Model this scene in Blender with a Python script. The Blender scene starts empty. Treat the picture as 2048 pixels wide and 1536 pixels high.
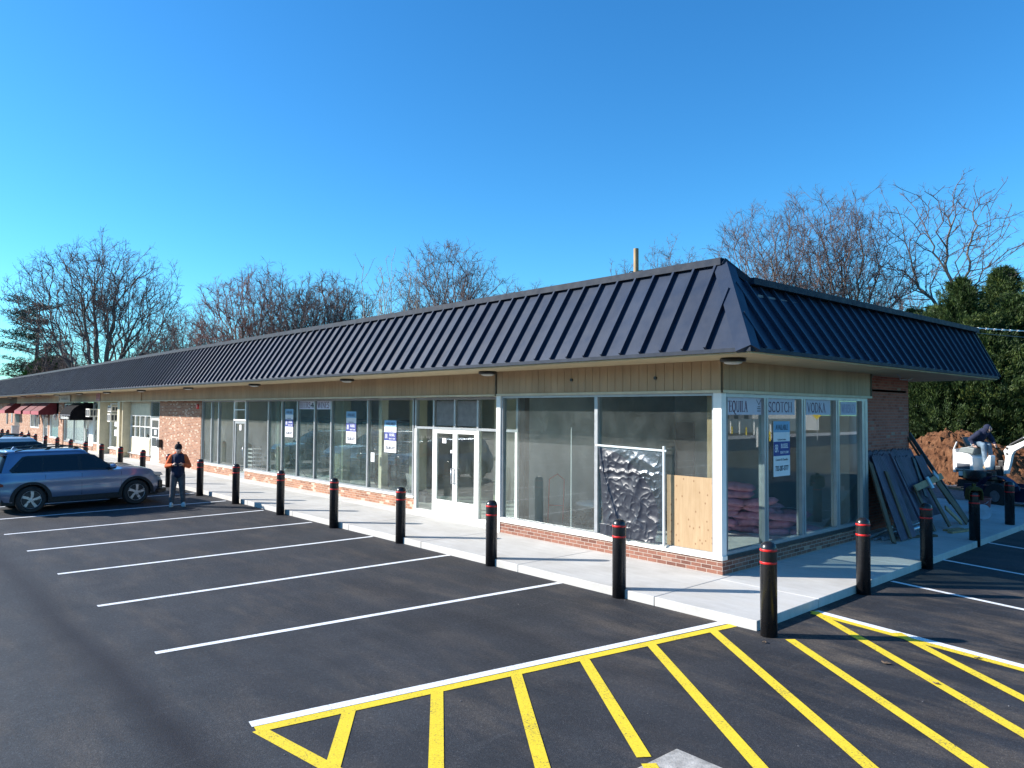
import bpy, math, random
import numpy as np
from mathutils import Vector, Matrix, noise
PI=math.pi; R=math.radians
S=bpy.context.scene; C=S.collection
# ---------------------------------------------------------------- camera
CAM=(6.741,-10.854,2.85)
cd=bpy.data.cameras.new('camera'); cam=bpy.data.objects.new('camera',cd); C.objects.link(cam); S.camera=cam
cd.sensor_width=36; cd.lens=36*1468/2048; cd.clip_start=0.1; cd.clip_end=2000
ax=Vector((0.672,0.741,0.007)); 
rows=Matrix(((0.672,0.022,0.740),(0.741,-0.029,-0.671),(0.007,0.999,-0.036)))
q=rows.to_quaternion(); q.normalize()
cam.location=CAM; cam.rotation_mode='QUATERNION'; cam.rotation_quaternion=q
S.render.resolution_x=1024; S.render.resolution_y=768
# ---------------------------------------------------------------- light and exposure
SUN_EL=R(26.5); SHX,SHY=0.719,0.695         # direction in which shadows fall on the ground
sl=bpy.data.lights.new('sun','SUN'); sl.energy=5.0; sl.angle=R(0.53); sl.color=(1.0,0.94,0.86)
so=bpy.data.objects.new('sun',sl); C.objects.link(so)
ld=Vector((SHX*math.cos(SUN_EL),SHY*math.cos(SUN_EL),-math.sin(SUN_EL)))
so.rotation_mode='QUATERNION'; so.rotation_quaternion=ld.to_track_quat('-Z','Y'); so.location=(-20,-20,30)
W=bpy.data.worlds.new('World'); S.world=W; W.use_nodes=True
nt=W.node_tree; nt.nodes.clear()
sky=nt.nodes.new('ShaderNodeTexSky'); sky.sky_type='NISHITA'; sky.sun_disc=False
sky.sun_elevation=SUN_EL; sky.sun_rotation=math.atan2(-SHX,-SHY); sky.air_density=1.0; sky.dust_density=0.30; sky.ozone_density=1.6; sky.altitude=0
hs=nt.nodes.new('ShaderNodeHueSaturation'); hs.inputs['Saturation'].default_value=1.25; hs.inputs['Hue'].default_value=0.500
gm=nt.nodes.new('ShaderNodeMix'); gm.data_type='RGBA'; gm.blend_type='MULTIPLY'; gm.inputs[0].default_value=1; gm.inputs[7].default_value=(.52,1.15,1.46,1)
bg=nt.nodes.new('ShaderNodeBackground'); bg.inputs['Strength'].default_value=0.082
wo=nt.nodes.new('ShaderNodeOutputWorld')
nt.links.new(sky.outputs[0],hs.inputs['Color']); nt.links.new(hs.outputs[0],gm.inputs[6]); nt.links.new(gm.outputs[2],bg.inputs['Color']); nt.links.new(bg.outputs[0],wo.inputs[0])
vs=S.view_settings; vs.view_transform='Standard'; vs.look='None'; vs.gamma=1; vs.exposure=1.0; vs.use_curve_mapping=False
S.render.engine='CYCLES'
S.cycles.transparent_max_bounces=24; S.cycles.max_bounces=8; S.cycles.glossy_bounces=4

# ---------------------------------------------------------------- object helpers
def tag(o,label=None,cat=None,group=None,kind=None):
    if label: o['label']=label
    if cat: o['category']=cat
    if group: o['group']=group
    if kind: o['kind']=kind
    return o
def thing(name,label,cat,loc=(0,0,0),rz=0,group=None):
    o=bpy.data.objects.new(name,None); C.objects.link(o); o.location=loc; o.rotation_euler=(0,0,rz)
    o.empty_display_size=0.1
    return tag(o,label,cat,group)
class MB:
    def __init__(s): s.v=[]; s.f=[]
    def add(s,vs,fs):
        n=len(s.v); s.v.extend([tuple(p) for p in vs]); s.f.extend([tuple(i+n for i in f) for f in fs]); return s
    def box(s,x0,x1,y0,y1,z0,z1):
        return s.add([(x0,y0,z0),(x1,y0,z0),(x1,y1,z0),(x0,y1,z0),(x0,y0,z1),(x1,y0,z1),(x1,y1,z1),(x0,y1,z1)],
          [(0,3,2,1),(4,5,6,7),(0,1,5,4),(1,2,6,5),(2,3,7,6),(3,0,4,7)])
    def bar(s,a,b,w,h,up=(0,0,1)):           # box from a to b, width w (across), height h (along up)
        a=Vector(a); b=Vector(b); d=(b-a).normalized(); u=Vector(up); r=d.cross(u)
        if r.length<1e-5: r=d.cross(Vector((1,0,0)))
        r.normalize(); u=r.cross(d).normalized(); r=r*w/2; u=u*h/2
        P=[a-r-u,a+r-u,a+r+u,a-r+u,b-r-u,b+r-u,b+r+u,b-r+u]
        return s.add(P,[(0,1,2,3),(7,6,5,4),(0,4,5,1),(1,5,6,2),(2,6,7,3),(3,7,4,0)])
    def quad(s,*p): return s.add(p,[tuple(range(len(p)))])
    def tube(s,pts,r,n=8,cap=True):
        pts=[Vector(p) for p in pts]; rr=r if isinstance(r,(list,tuple)) else [r]*len(pts)
        vs=[]; fs=[]; prev=None
        for i,p in enumerate(pts):
            d=(pts[min(i+1,len(pts)-1)]-pts[max(i-1,0)]).normalized()
            if prev is None: 
                a=d.cross(Vector((0,0,1))); 
                if a.length<1e-3: a=d.cross(Vector((1,0,0)))
            else: a=prev-d*prev.dot(d)
            a.normalize(); prev=a; b=d.cross(a)
            for k in range(n):
                t=2*PI*k/n; vs.append(p+a*math.cos(t)*rr[i]+b*math.sin(t)*rr[i])
        for i in range(len(pts)-1):
            for k in range(n): fs.append((i*n+k,i*n+(k+1)%n,(i+1)*n+(k+1)%n,(i+1)*n+k))
        if cap: fs.append(tuple(range(n))[::-1]); fs.append(tuple((len(pts)-1)*n+k for k in range(n)))
        return s.add(vs,fs)
    def lathe(s,prof,c=(0,0,0),axis='z',n=24,cap=True):  # prof: (radius, height)
        vs=[]; fs=[]
        for (r,h) in prof:
            for k in range(n):
                t=2*PI*k/n; x,y,z=r*math.cos(t),r*math.sin(t),h
                if axis=='y': x,y,z=x,z,y
                if axis=='x': x,y,z=z,x,y
                vs.append((c[0]+x,c[1]+y,c[2]+z))
        m=len(prof)
        for i in range(m-1):
            for k in range(n): fs.append((i*n+k,i*n+(k+1)%n,(i+1)*n+(k+1)%n,(i+1)*n+k))
        if cap and prof[0][0]>1e-4: fs.append(tuple(range(n))[::-1])
        if cap and prof[-1][0]>1e-4: fs.append(tuple((m-1)*n+k for k in range(n)))
        return s.add(vs,fs)
    def ell(s,c,r,nu=12,nv=8,rot=None):
        vs=[];fs=[]
        for i in range(nv+1):
            a=-PI/2+PI*i/nv
            for k in range(nu):
                t=2*PI*k/nu; p=Vector((r[0]*math.cos(a)*math.cos(t),r[1]*math.cos(a)*math.sin(t),r[2]*math.sin(a)))
                if rot: p=rot@p
                vs.append(Vector(c)+p)
        for i in range(nv):
            for k in range(nu): fs.append((i*nu+k,i*nu+(k+1)%nu,(i+1)*nu+(k+1)%nu,(i+1)*nu+k))
        return s.add(vs,fs)
    def prism(s,poly,h,axis='y',base=0):      # poly of 2D points extruded; axis y: (x,z), axis x: (y,z), axis z: (x,y)
        n=len(poly); vs=[]
        for t in (base,base+h):
            for (a,b) in poly:
                vs.append({'y':(a,t,b),'x':(t,a,b),'z':(a,b,t)}[axis])
        fs=[tuple(range(n)),tuple(range(n,2*n))[::-1]]+[(i,(i+1)%n,n+(i+1)%n,n+i) for i in range(n)]
        return s.add(vs,fs)
    def xf(s,M,start=0):
        s.v[start:]=[tuple(M@Vector(p)) for p in s.v[start:]]; return s
    def build(s,name,m=None,parent=None,smooth=False,bevel=0,recalc=True):
        me=bpy.data.meshes.new(name); me.from_pydata(s.v,[],s.f); 
        if recalc:
            import bmesh
            bm=bmesh.new(); bm.from_mesh(me); bmesh.ops.recalc_face_normals(bm,faces=bm.faces)
            bm.to_mesh(me); bm.free()
        me.update()
        if smooth:
            me.polygons.foreach_set('use_smooth',[True]*len(me.polygons))
        o=bpy.data.objects.new(name,me); C.objects.link(o)
        if m: me.materials.append(m)
        if parent: o.parent=parent
        if bevel:
            b=o.modifiers.new('bevel','BEVEL'); b.width=bevel; b.segments=2; b.limit_method='ANGLE'; b.harden_normals=False
        if smooth=='auto':
            o.modifiers.new('es','EDGE_SPLIT').split_angle=R(35)
        return o
def kids(o): return [c for c in C.objects if c.parent==o]
def dup(root,loc,rz,label=None,group=None,scale=None):
    r=root.copy(); C.objects.link(r); r.location=loc; r.rotation_euler=(0,0,rz)
    if scale: r.scale=scale
    if label: r['label']=label
    if group: r['group']=group
    for ch in CH.get(root.name) or CH.setdefault(root.name,[(c,kids(c)) for c in kids(root)]):
        c=ch[0].copy(); C.objects.link(c); c.parent=r
        for g in ch[1]:
            d=g.copy(); C.objects.link(d); d.parent=c
    return r
CH={}
dg=None
def meshify(o,name):                         # evaluated copy of a temporary object's geometry
    bpy.context.view_layer.update(); d=bpy.context.evaluated_depsgraph_get()
    me=bpy.data.meshes.new_from_object(o.evaluated_get(d)); me.name=name
    bpy.data.objects.remove(o,do_unlink=True); return me
def text(body,size,mt,parent,loc,rot=(R(90),0,0),sx=1.0,name='lettering',align='CENTER',ext=0.001,bold=0.0,shear=0):
    cu=bpy.data.curves.new('t','FONT'); cu.body=body; cu.size=size; cu.align_x=align; cu.align_y='CENTER'; cu.extrude=ext; cu.offset=bold; cu.resolution_u=3; cu.shear=shear
    t=bpy.data.objects.new('t',cu); C.objects.link(t)
    me=meshify(t,name); o=bpy.data.objects.new(name,me); C.objects.link(o); me.materials.clear(); me.materials.append(mt)
    o.parent=parent; o.location=loc; o.rotation_euler=rot; o.scale=(sx,1,1); return o
def blob(name,caps,ells,mt,parent,voxel=0.008,smooth=2,pose=None):   # tapered capsules + ellipsoids fused into one skin
    m=MB()
    for (a,b,r0,r1) in caps:
        a=Vector(a); b=Vector(b); n=6; pts=[];rr=[]
        L=(b-a).length; d=(b-a)/max(L,1e-6)
        for t in (-.98,-.7,-.35): pts.append(a+d*r0*t); rr.append(r0*math.sqrt(1-t*t))
        for k in range(3): t=k/2; pts.append(a.lerp(b,t)); rr.append(r0+(r1-r0)*t)
        for t in (.35,.7,.98): pts.append(b+d*r1*t); rr.append(r1*math.sqrt(1-t*t))
        m.tube(pts,rr,12)
    for e in ells: m.ell(e[0],e[1],14,10,e[2] if len(e)>2 else None)
    if pose: m.xf(pose)
    o=m.build('tmp',None)
    rm=o.modifiers.new('r','REMESH'); rm.mode='VOXEL'; rm.voxel_size=voxel
    if smooth: sm=o.modifiers.new('s','SMOOTH'); sm.iterations=smooth; sm.factor=0.5
    me=meshify(o,name); me.polygons.foreach_set('use_smooth',[True]*len(me.polygons))
    o=bpy.data.objects.new(name,me); C.objects.link(o); me.materials.append(mt)
    if parent: o.parent=parent
    return o
# ---------------------------------------------------------------- materials
class NT:
    def __init__(s,name):
        s.m=bpy.data.materials.new(name); s.m.use_nodes=True; s.t=s.m.node_tree; s.t.nodes.clear()
        s.out=s.n('OutputMaterial')
    def n(s,t,**k):
        x=s.t.nodes.new('ShaderNode'+t)
        for a,b in k.items(): setattr(x,a,b)
        return x
    def l(s,a,b): s.t.links.new(a,b)
    def math(s,op,a,b=None,c=None,clamp=False):
        x=s.n('Math',operation=op); x.use_clamp=clamp
        for i,v in enumerate((a,b,c)):
            if v is None: continue
            if isinstance(v,(int,float)): x.inputs[i].default_value=v
            else: s.l(v,x.inputs[i])
        return x.outputs[0]
    def noise(s,vec,scale,detail=4,rough=.5,w=None):
        x=s.n('TexNoise'); x.inputs['Scale'].default_value=scale; x.inputs['Detail'].default_value=detail; x.inputs['Roughness'].default_value=rough
        s.l(vec,x.inputs['Vector']); return x.outputs['Fac']
    def ramp(s,fac,stops):
        x=s.n('ValToRGB'); s.l(fac,x.inputs[0]); e=x.color_ramp.elements
        while len(e)<len(stops): e.new(.5)
        for i,(p,c) in enumerate(stops):
            e[i].position=p; e[i].color=(*c,1) if len(c)==3 else c
        return x.outputs[0]
    def g(s,v): return (v,v,v)
    def mix(s,f,a,b,mode='MIX'):
        x=s.n('Mix',data_type='RGBA',blend_type=mode)
        for i,v in ((0,f),(6,a),(7,b)):
            if isinstance(v,(int,float)): x.inputs[i].default_value=v
            elif isinstance(v,tuple): x.inputs[i].default_value=(*v,1)
            else: s.l(v,x.inputs[i])
        return x.outputs[2]
    def coord(s,which='Object'):
        return s.n('TexCoord').outputs[which]
    def mapv(s,vec,scale=(1,1,1),loc=(0,0,0),rot=(0,0,0)):
        x=s.n('Mapping'); x.inputs['Scale'].default_value=scale; x.inputs['Location'].default_value=loc; x.inputs['Rotation'].default_value=rot; s.l(vec,x.inputs['Vector']); return x.outputs[0]
    def bump(s,h,strength=.3,dist=.01):
        x=s.n('Bump'); x.inputs['Strength'].default_value=strength; x.inputs['Distance'].default_value=dist; s.l(h,x.inputs['Height']); return x.outputs[0]
    def bsdf(s,col,rough=.6,metal=0,spec=.5,normal=None,coat=0):
        b=s.n('BsdfPrincipled')
        if isinstance(col,tuple): b.inputs['Base Color'].default_value=(*col,1)
        else: s.l(col,b.inputs['Base Color'])
        if isinstance(rough,(int,float)): b.inputs['Roughness'].default_value=rough
        else: s.l(rough,b.inputs['Roughness'])
        b.inputs['Metallic'].default_value=metal; b.inputs['Specular IOR Level'].default_value=spec
        b.inputs['Coat Weight'].default_value=coat; b.inputs['Coat Roughness'].default_value=.05
        if normal: s.l(normal,b.inputs['Normal'])
        s.l(b.outputs[0],s.out.inputs[0]); return b
def pm(name,col,rough=.6,metal=0,var=.12,scale=6,bump=0,bscale=60,spec=.5,coat=0,stretch=(1,1,1)):
    k=NT(name); co=k.coord(); v=k.mapv(co,stretch)
    nz=k.noise(v,scale,5,.6)
    lo=tuple(c*(1-var*1.6) for c in col); hi=tuple(min(1,c*(1+var*1.6)) for c in col)
    c=k.ramp(nz,[(.3,lo),(.7,hi)])
    rg=k.ramp(k.noise(v,scale*2.3,3),[(.3,(max(rough-.07,0),)*3),(.7,(min(rough+.07,1),)*3)])
    nm=k.bump(k.noise(v,bscale,4,.6),bump,.01) if bump else None
    k.bsdf(c,rg,metal,spec,nm,coat); return k.m
def brick_mat(name,c1,c2,mort,pale=.25,palec=(.62,.55,.50)):
    k=NT(name); co=k.coord(); sp=k.n('SeparateXYZ'); k.l(co,sp.inputs[0])
    u=k.math('ADD',sp.outputs[0],sp.outputs[1]); cb=k.n('CombineXYZ'); k.l(u,cb.inputs[0]); k.l(sp.outputs[2],cb.inputs[1])
    def br(a,b,m,bias):
        x=k.n('TexBrick'); x.inputs['Scale'].default_value=1; x.inputs['Brick Width'].default_value=.205; x.inputs['Row Height'].default_value=.0680
        x.inputs['Mortar Size'].default_value=.0055; x.inputs['Mortar Smooth'].default_value=.2; x.inputs['Bias'].default_value=bias
        for i,c in (('Color1',a),('Color2',b),('Mortar',m)): x.inputs[i].default_value=(*c,1)
        k.l(cb.outputs[0],x.inputs['Vector']); return x
    A=br((0,0,0),(1,1,1),(.5,.5,.5),0)
    col=k.ramp(A.outputs[0],[(0.0,c1),(.45,c2),(1-pale,tuple((p+q)/2 for p,q in zip(c2,c1))),(1-pale+.04,palec),(1.0,palec)])
    nz=k.noise(co,22,4,.7); col=k.mix(.5,col,k.ramp(nz,[(.3,(.55,.55,.55)),(.7,(1.1,1.1,1.1))]),'MULTIPLY')
    big=k.noise(co,1.3,3); col=k.mix(.5,col,k.ramp(big,[(.35,(.75,.72,.7)),(.65,(1.1,1.1,1.1))]),'MULTIPLY')
    col=k.mix(A.outputs['Fac'],col,mort)
    h=k.math('SUBTRACT',k.math('MULTIPLY',nz,.25),A.outputs['Fac'])
    k.bsdf(col,.88,0,.3,k.bump(h,.7,.008)); return k.m
def glass_mat(name,tint=(.80,.86,.85),dust=.05,refl=1.0,dustc=(.75,.82,.82)):
    k=NT(name); gm=k.n('NewGeometry'); dt=k.n('VectorMath',operation='DOT_PRODUCT'); k.l(gm.outputs['Normal'],dt.inputs[0]); k.l(gm.outputs['Incoming'],dt.inputs[1])
    c=k.math('ABSOLUTE',dt.outputs['Value']); f=k.math('POWER',k.math('SUBTRACT',1.0,c,clamp=True),5.0); f=k.math('MULTIPLY_ADD',f,.96*refl,.045*refl,clamp=True)
    tr=k.n('BsdfTransparent'); tr.inputs[0].default_value=(*tint,1)
    gl=k.n('BsdfGlossy'); gl.inputs['Roughness'].default_value=0.0; gl.inputs['Color'].default_value=(1,1,1,1)
    co=k.coord(); d1=k.noise(k.mapv(co,(2,2,1.2)),2,5,.7); d2=k.noise(co,1.1,3)
    dd=k.math('MULTIPLY',k.ramp(d1,[(.3,(.4,.4,.4)),(.75,(1.3,1.3,1.3))]),dust)
    dd=k.math('MULTIPLY',dd,k.ramp(d2,[(.3,(.6,.6,.6)),(.7,(1.2,1.2,1.2))]))
    df=k.n('BsdfDiffuse'); df.inputs[0].default_value=(*dustc,1)
    m1=k.n('MixShader'); k.l(dd,m1.inputs[0]); k.l(tr.outputs[0],m1.inputs[1]); k.l(df.outputs[0],m1.inputs[2])
    m2=k.n('MixShader'); k.l(f,m2.inputs[0]); k.l(m1.outputs[0],m2.inputs[1]); k.l(gl.outputs[0],m2.inputs[2])
    k.l(m2.outputs[0],k.out.inputs[0]); return k.m
M={}
M['brick']=brick_mat('brick',(.16,.068,.05),(.32,.145,.10),(.42,.35,.30),.07,(.46,.30,.22))
M['brick_wall']=brick_mat('brick_wall',(.24,.10,.06),(.43,.215,.13),(.44,.36,.29),.14,(.56,.42,.32))
M['brick_side']=brick_mat('brick_side',(.34,.09,.06),(.50,.16,.11),(.30,.21,.18),.05,(.40,.26,.2))
M['glass']=glass_mat('window_glass',(.84,.89,.88),.028,1.15); M['glass_l']=glass_mat('dusty_glass',(.84,.88,.87),.055,1.0,(.74,.80,.80))
M['glass_side']=glass_mat('side_glass',(.80,.86,.86),.025,1.2)
M['alum']=pm('aluminium_frame',(.34,.355,.37),.38,.35,.06,4,.04,80)
M['white']=pm('white_paint',(.80,.80,.77),.5,0,.05,3,.05,50)
M['sill']=pm('stone_sill',(.72,.70,.64),.75,0,.08,8,.2,60)
M['beige']=pm('beige_boards',(.40,.275,.165),.7,0,.10,2.2,.15,40,stretch=(1,1,.25))
M['beige2']=pm('beige_paint',(.56,.50,.36),.65,0,.08,3,.1,30)
M['soffit']=pm('soffit_panel',(.52,.42,.25),.7,0,.07,2,.05,30)
M['groove']=pm('groove_dark',(.10,.085,.06),.9)
M['black']=pm('black_plastic',(.012,.012,.014),.32,0,.15,8,.03,120)
M['rubber']=pm('rubber',(.018,.018,.019),.75,0,.2,20,.1,80)
M['darkmetal']=pm('dark_metal',(.03,.032,.036),.45,.3,.2,9)
M['red']=pm('red_tape',(.60,.015,.015),.4,0,.05)
M['white_mark']=None
M['concrete_in']=pm('interior_floor',(.55,.55,.53),.6,0,.12,1.5,.05,30)
M['baywall']=pm('bay_plaster',(.38,.40,.39),.85,0,.12,1.1,.05,20); M['inwall']=pm('interior_plaster',(.72,.65,.48),.85,0,.10,1.1,.05,20)
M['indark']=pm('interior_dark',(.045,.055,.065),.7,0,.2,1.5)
M['ceil']=pm('interior_ceiling',(.60,.57,.48),.9,0,.15,1.0)
M['wood']=pm('weathered_wood',(.13,.125,.13),.8,0,.25,6,.4,60,stretch=(1,1,.15))
M['wood2']=pm('brown_wood',(.12,.08,.05),.8,0,.25,6,.4,60,stretch=(1,1,.15))
M['wood3']=pm('tan_wood',(.34,.23,.12),.75,0,.2,6,.3,60,stretch=(1,1,.15))
M['trim']=pm('roof_trim_metal',(.016,.024,.040),.65,0,.1,3,spec=.2); M['galv']=pm('galvanised_steel',(.42,.45,.50),.35,.7,.12,12)
def roof_mat():
    k=NT('roof_metal'); co=k.coord(); n1=k.noise(k.mapv(co,(1,1,.4)),1.4,4,.6); n2=k.noise(co,.35,2)
    c=k.ramp(n1,[(.3,(.012,.021,.043)),(.7,(.019,.032,.062))]); c=k.mix(.4,c,k.ramp(n2,[(.35,(.8,.8,.8)),(.65,(1.15,1.15,1.15))]),'MULTIPLY')
    r=k.ramp(k.noise(co,3,4),[(.3,(.42,)*3),(.7,(.54,)*3)])
    k.bsdf(c,r,.0,.35,k.bump(k.noise(k.mapv(co,(2,2,.7)),1.8,3),.22,.03)); return k.m
M['roof']=roof_mat()
def asphalt():
    k=NT('asphalt'); co=k.coord('Object'); sp=k.n('SeparateXYZ'); k.l(co,sp.inputs[0])
    n1=k.noise(co,.55,5,.6); c=k.ramp(n1,[(.3,(.013,.014,.018)),(.5,(.022,.023,.028)),(.75,(.038,.039,.045))])
    # pale drive-lane half away from the kerb
    lane=k.ramp(k.math('MULTIPLY_ADD',sp.outputs[1],-.09,-.15),[(0.0,(0,0,0)),(1.0,(1,1,1))]); c=k.mix(k.math('MULTIPLY',lane,.6),c,(.047,.052,.058))
    # brown dust, smeared
    st=k.noise(k.mapv(co,(.5,1.7,1),rot=(0,0,R(25))),1.3,6,.65); du=k.noise(co,.33,3)
    nr=k.n('VectorMath',operation='DISTANCE'); k.l(co,nr.inputs[0]); nr.inputs[1].default_value=(3.2,0.3,0)
    near=k.ramp(k.math('MULTIPLY',nr.outputs['Value'],.17),[(0,(1,1,1)),(1,(.34,.34,.34))])
    f=k.math('MULTIPLY',k.ramp(st,[(.46,(0,0,0)),(.68,(1,1,1))]),k.ramp(du,[(.34,(.2,)*3),(.52,(1,1,1))])); f=k.math('MULTIPLY',k.math('MULTIPLY',f,near),.85)
    c=k.mix(f,c,(.135,.105,.078))
    # long dark band parallel to the shop front, fading out to the right
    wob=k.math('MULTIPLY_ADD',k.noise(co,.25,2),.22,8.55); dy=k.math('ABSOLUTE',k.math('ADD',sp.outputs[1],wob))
    dark_line=k.ramp(k.math('MULTIPLY',dy,2.0),[(.05,(1,1,1)),(.62,(0,0,0))]); 
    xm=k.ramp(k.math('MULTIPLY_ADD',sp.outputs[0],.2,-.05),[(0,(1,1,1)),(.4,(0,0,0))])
    c=k.mix(k.math('MULTIPLY',k.math('MULTIPLY',dark_line,.95),xm),c,(.012,.012,.017))
    # faint roller stripes along the lot
    rs=k.noise(k.mapv(co,(.06,1.1,1)),1.5,3); c=k.mix(.55,c,k.ramp(rs,[(.35,(.72,.72,.76)),(.65,(1.2,1.2,1.18))]),'MULTIPLY')
    vo=k.n('TexVoronoi'); vo.inputs['Scale'].default_value=.42; wv=k.n('VectorMath',operation='ADD'); k.l(co,wv.inputs[0]); k.l(k.mapv(k.n('TexNoise').outputs['Color'],(.3,.3,.3)),wv.inputs[1]); k.l(wv.outputs[0],vo.inputs['Vector']); so_=k.n('SeparateColor'); k.l(vo.outputs['Color'],so_.inputs[0])
    oil=k.math('MULTIPLY',k.ramp(vo.outputs['Distance'],[(.02,(1,1,1)),(.16,(0,0,0))]),k.math('GREATER_THAN',so_.outputs[0],.45)); c=k.mix(k.math('MULTIPLY',oil,.5),c,(.010,.010,.012))
    sc=k.noise(k.mapv(co,(9,.35,1),rot=(0,0,R(-35))),1.0,5,.7); c=k.mix(k.math('MULTIPLY',k.ramp(sc,[(.60,(0,0,0)),(.72,(1,1,1))]),.35),c,(.075,.075,.078))
    # aggregate
    ag=k.n('TexVoronoi'); ag.inputs['Scale'].default_value=85; k.l(co,ag.inputs['Vector'])
    sepc=k.n('SeparateColor'); k.l(ag.outputs['Color'],sepc.inputs[0])
    g2=k.ramp(sepc.outputs[0],[(0,(.72,.72,.72)),(.8,(1.0,1.0,1.0)),(.95,(1.25,1.25,1.25)),(1,(1.9,1.9,1.8))]); c=k.mix(.85,c,g2,'MULTIPLY')
    gr=k.noise(co,26,4,.75); c=k.mix(.6,c,k.ramp(gr,[(.33,(.66,.66,.68)),(.5,(1,1,1)),(.68,(1.45,1.44,1.4))]),'MULTIPLY')
    bl=k.noise(co,1.7,5,.65); c=k.mix(.55,c,k.ramp(bl,[(.35,(.72,.72,.75)),(.65,(1.25,1.25,1.22))]),'MULTIPLY')
    # pale specks of grit
    vo=k.n('TexVoronoi'); vo.inputs['Scale'].default_value=3.2; k.l(co,vo.inputs['Vector']); s2=k.n('SeparateColor'); k.l(vo.outputs['Color'],s2.inputs[0])
    spk=k.math('MULTIPLY',k.math('LESS_THAN',vo.outputs['Distance'],k.math('MULTIPLY',s2.outputs[1],.03)),k.math('GREATER_THAN',s2.outputs[0],.55)); c=k.mix(k.math('MULTIPLY',spk,.6),c,(.38,.36,.32))
    k.bsdf(c,k.ramp(k.noise(co,30,3),[(.3,(.66,)*3),(.7,(.86,)*3)]),0,.35,k.bump(k.noise(co,70,4,.7),.55,.008)); return k.m
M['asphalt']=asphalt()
def paint(name,col):
    k=NT(name); co=k.coord('Object'); n=k.noise(co,55,5,.75); w=k.noise(co,2.5,3)
    t=k.math('ADD',n,k.math('MULTIPLY',w,.25)); c=k.ramp(t,[(.47,(.07,.07,.07)),(.535,tuple(x*.82 for x in col)),(.68,col)])
    k.bsdf(c,.7,0,.4,k.bump(k.noise(co,80,3,.7),.3,.005)); return k.m
M['pw']=paint('white_road_paint',(.78,.80,.82)); M['py']=paint('yellow_road_paint',(.78,.58,.03))
def concrete():
    k=NT('sidewalk_concrete'); co=k.coord('Object'); n=k.noise(co,.9,6,.65); c=k.ramp(n,[(.3,(.44,.43,.41)),(.7,(.58,.57,.55))])
    s=k.noise(k.mapv(co,(.7,4,1)),2,5,.7); c=k.mix(.35,c,k.ramp(s,[(.4,(.8,.77,.72)),(.65,(1.05,1.05,1.05))]),'MULTIPLY')
    st=k.noise(co,.45,4,.6); c=k.mix(k.math('MULTIPLY',k.ramp(st,[(.56,(0,0,0)),(.7,(1,1,1))]),.35),c,(.33,.29,.23))
    f=k.noise(co,120,3,.7); c=k.mix(.35,c,k.ramp(f,[(.3,(.8,.8,.8)),(.7,(1.1,1.1,1.1))]),'MULTIPLY')
    k.bsdf(c,.85,0,.3,k.bump(k.noise(k.mapv(co,(1,14,1)),9,4,.6),.18,.006)); return k.m
M['conc']=concrete()
M['gravel']=pm('gravel',(.10,.10,.11),.95,0,.45,9,.9,25)
M['soil']=pm('ground_soil',(.10,.085,.05),.95,0,.35,1.5,.6,8)
def dirt_mat():
    k=NT('red_dirt'); co=k.coord('Object'); n=k.noise(co,2.2,7,.7); c=k.ramp(n,[(.3,(.065,.028,.013)),(.5,(.14,.062,.030)),(.7,(.23,.115,.058))])
    f=k.noise(co,14,5,.7); c=k.mix(.5,c,k.ramp(f,[(.35,(.6,.6,.6)),(.65,(1.2,1.2,1.2))]),'MULTIPLY')
    k.bsdf(c,.95,0,.2,k.bump(k.noise(co,16,6,.75),1.0,.05)); return k.m
M['dirt']=dirt_mat()
def ply():
    k=NT('plywood'); co=k.coord('Object'); wn=k.noise(k.mapv(co,(7,1,.8)),2,6,.7); c=k.ramp(wn,[(.3,(.34,.225,.12)),(.7,(.45,.32,.19))])
    sx=k.n('SeparateXYZ'); k.l(co,sx.inputs[0]); cx=k.n('CombineXYZ'); k.l(k.math('MULTIPLY',sx.outputs[0],1.3),cx.inputs[0]); k.l(sx.outputs[2],cx.inputs[1]); vo=k.n('TexVoronoi',voronoi_dimensions='2D'); vo.inputs['Scale'].default_value=6.5; k.l(cx.outputs[0],vo.inputs['Vector']); s2=k.n('SeparateColor'); k.l(vo.outputs['Color'],s2.inputs[0])
    kn=k.math('MULTIPLY',k.ramp(vo.outputs['Distance'],[(.04,(1,1,1)),(.17,(0,0,0))]),k.math('GREATER_THAN',s2.outputs[0],.5)); c=k.mix(k.math('MULTIPLY',kn,.75),c,(.16,.07,.03))
    k.bsdf(c,.7,0,.3,k.bump(wn,.1,.003)); return k.m
M['ply']=ply()
def bark(name,lo,hi):
    k=NT(name); co=k.coord('Object'); n=k.noise(k.mapv(co,(1,1,.3)),4,5,.7); c=k.ramp(n,[(.3,lo),(.7,hi)])
    k.bsdf(c,.9,0,.2,k.bump(k.noise(k.mapv(co,(1,1,.2)),12,4,.7),.5,.03)); return k.m
M['bark']=bark('grey_bark',(.10,.085,.075),(.20,.175,.155)); M['twig']=pm('purple_grey_twigs',(.115,.082,.078),.9,0,.25,1.0)
M['twig_red']=pm('reddish_twigs',(.20,.10,.085),.9,0,.25,1.0); M['twig_pale']=pm('pale_twigs',(.24,.20,.17),.85,0,.2,1.0)
def leaf(name,a,b,c3):
    k=NT(name); co=k.coord('Object'); n=k.noise(co,1.1,4,.6); oi=k.noise(co,9,2); c=k.ramp(k.math('ADD',k.math('MULTIPLY',n,.6),k.math('MULTIPLY',oi,.4)),[(.35,a),(.52,b),(.68,c3)])
    p=k.bsdf(c,.6,0,.35); return k.m
M['arbor']=leaf('arborvitae_foliage',(.012,.028,.008),(.036,.066,.014),(.135,.160,.030))
M['pine']=leaf('pine_needles',(.012,.035,.016),(.022,.055,.024),(.04,.08,.035)); M['shrub']=leaf('shrub_foliage',(.03,.075,.012),(.055,.12,.018),(.09,.16,.03))
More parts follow.
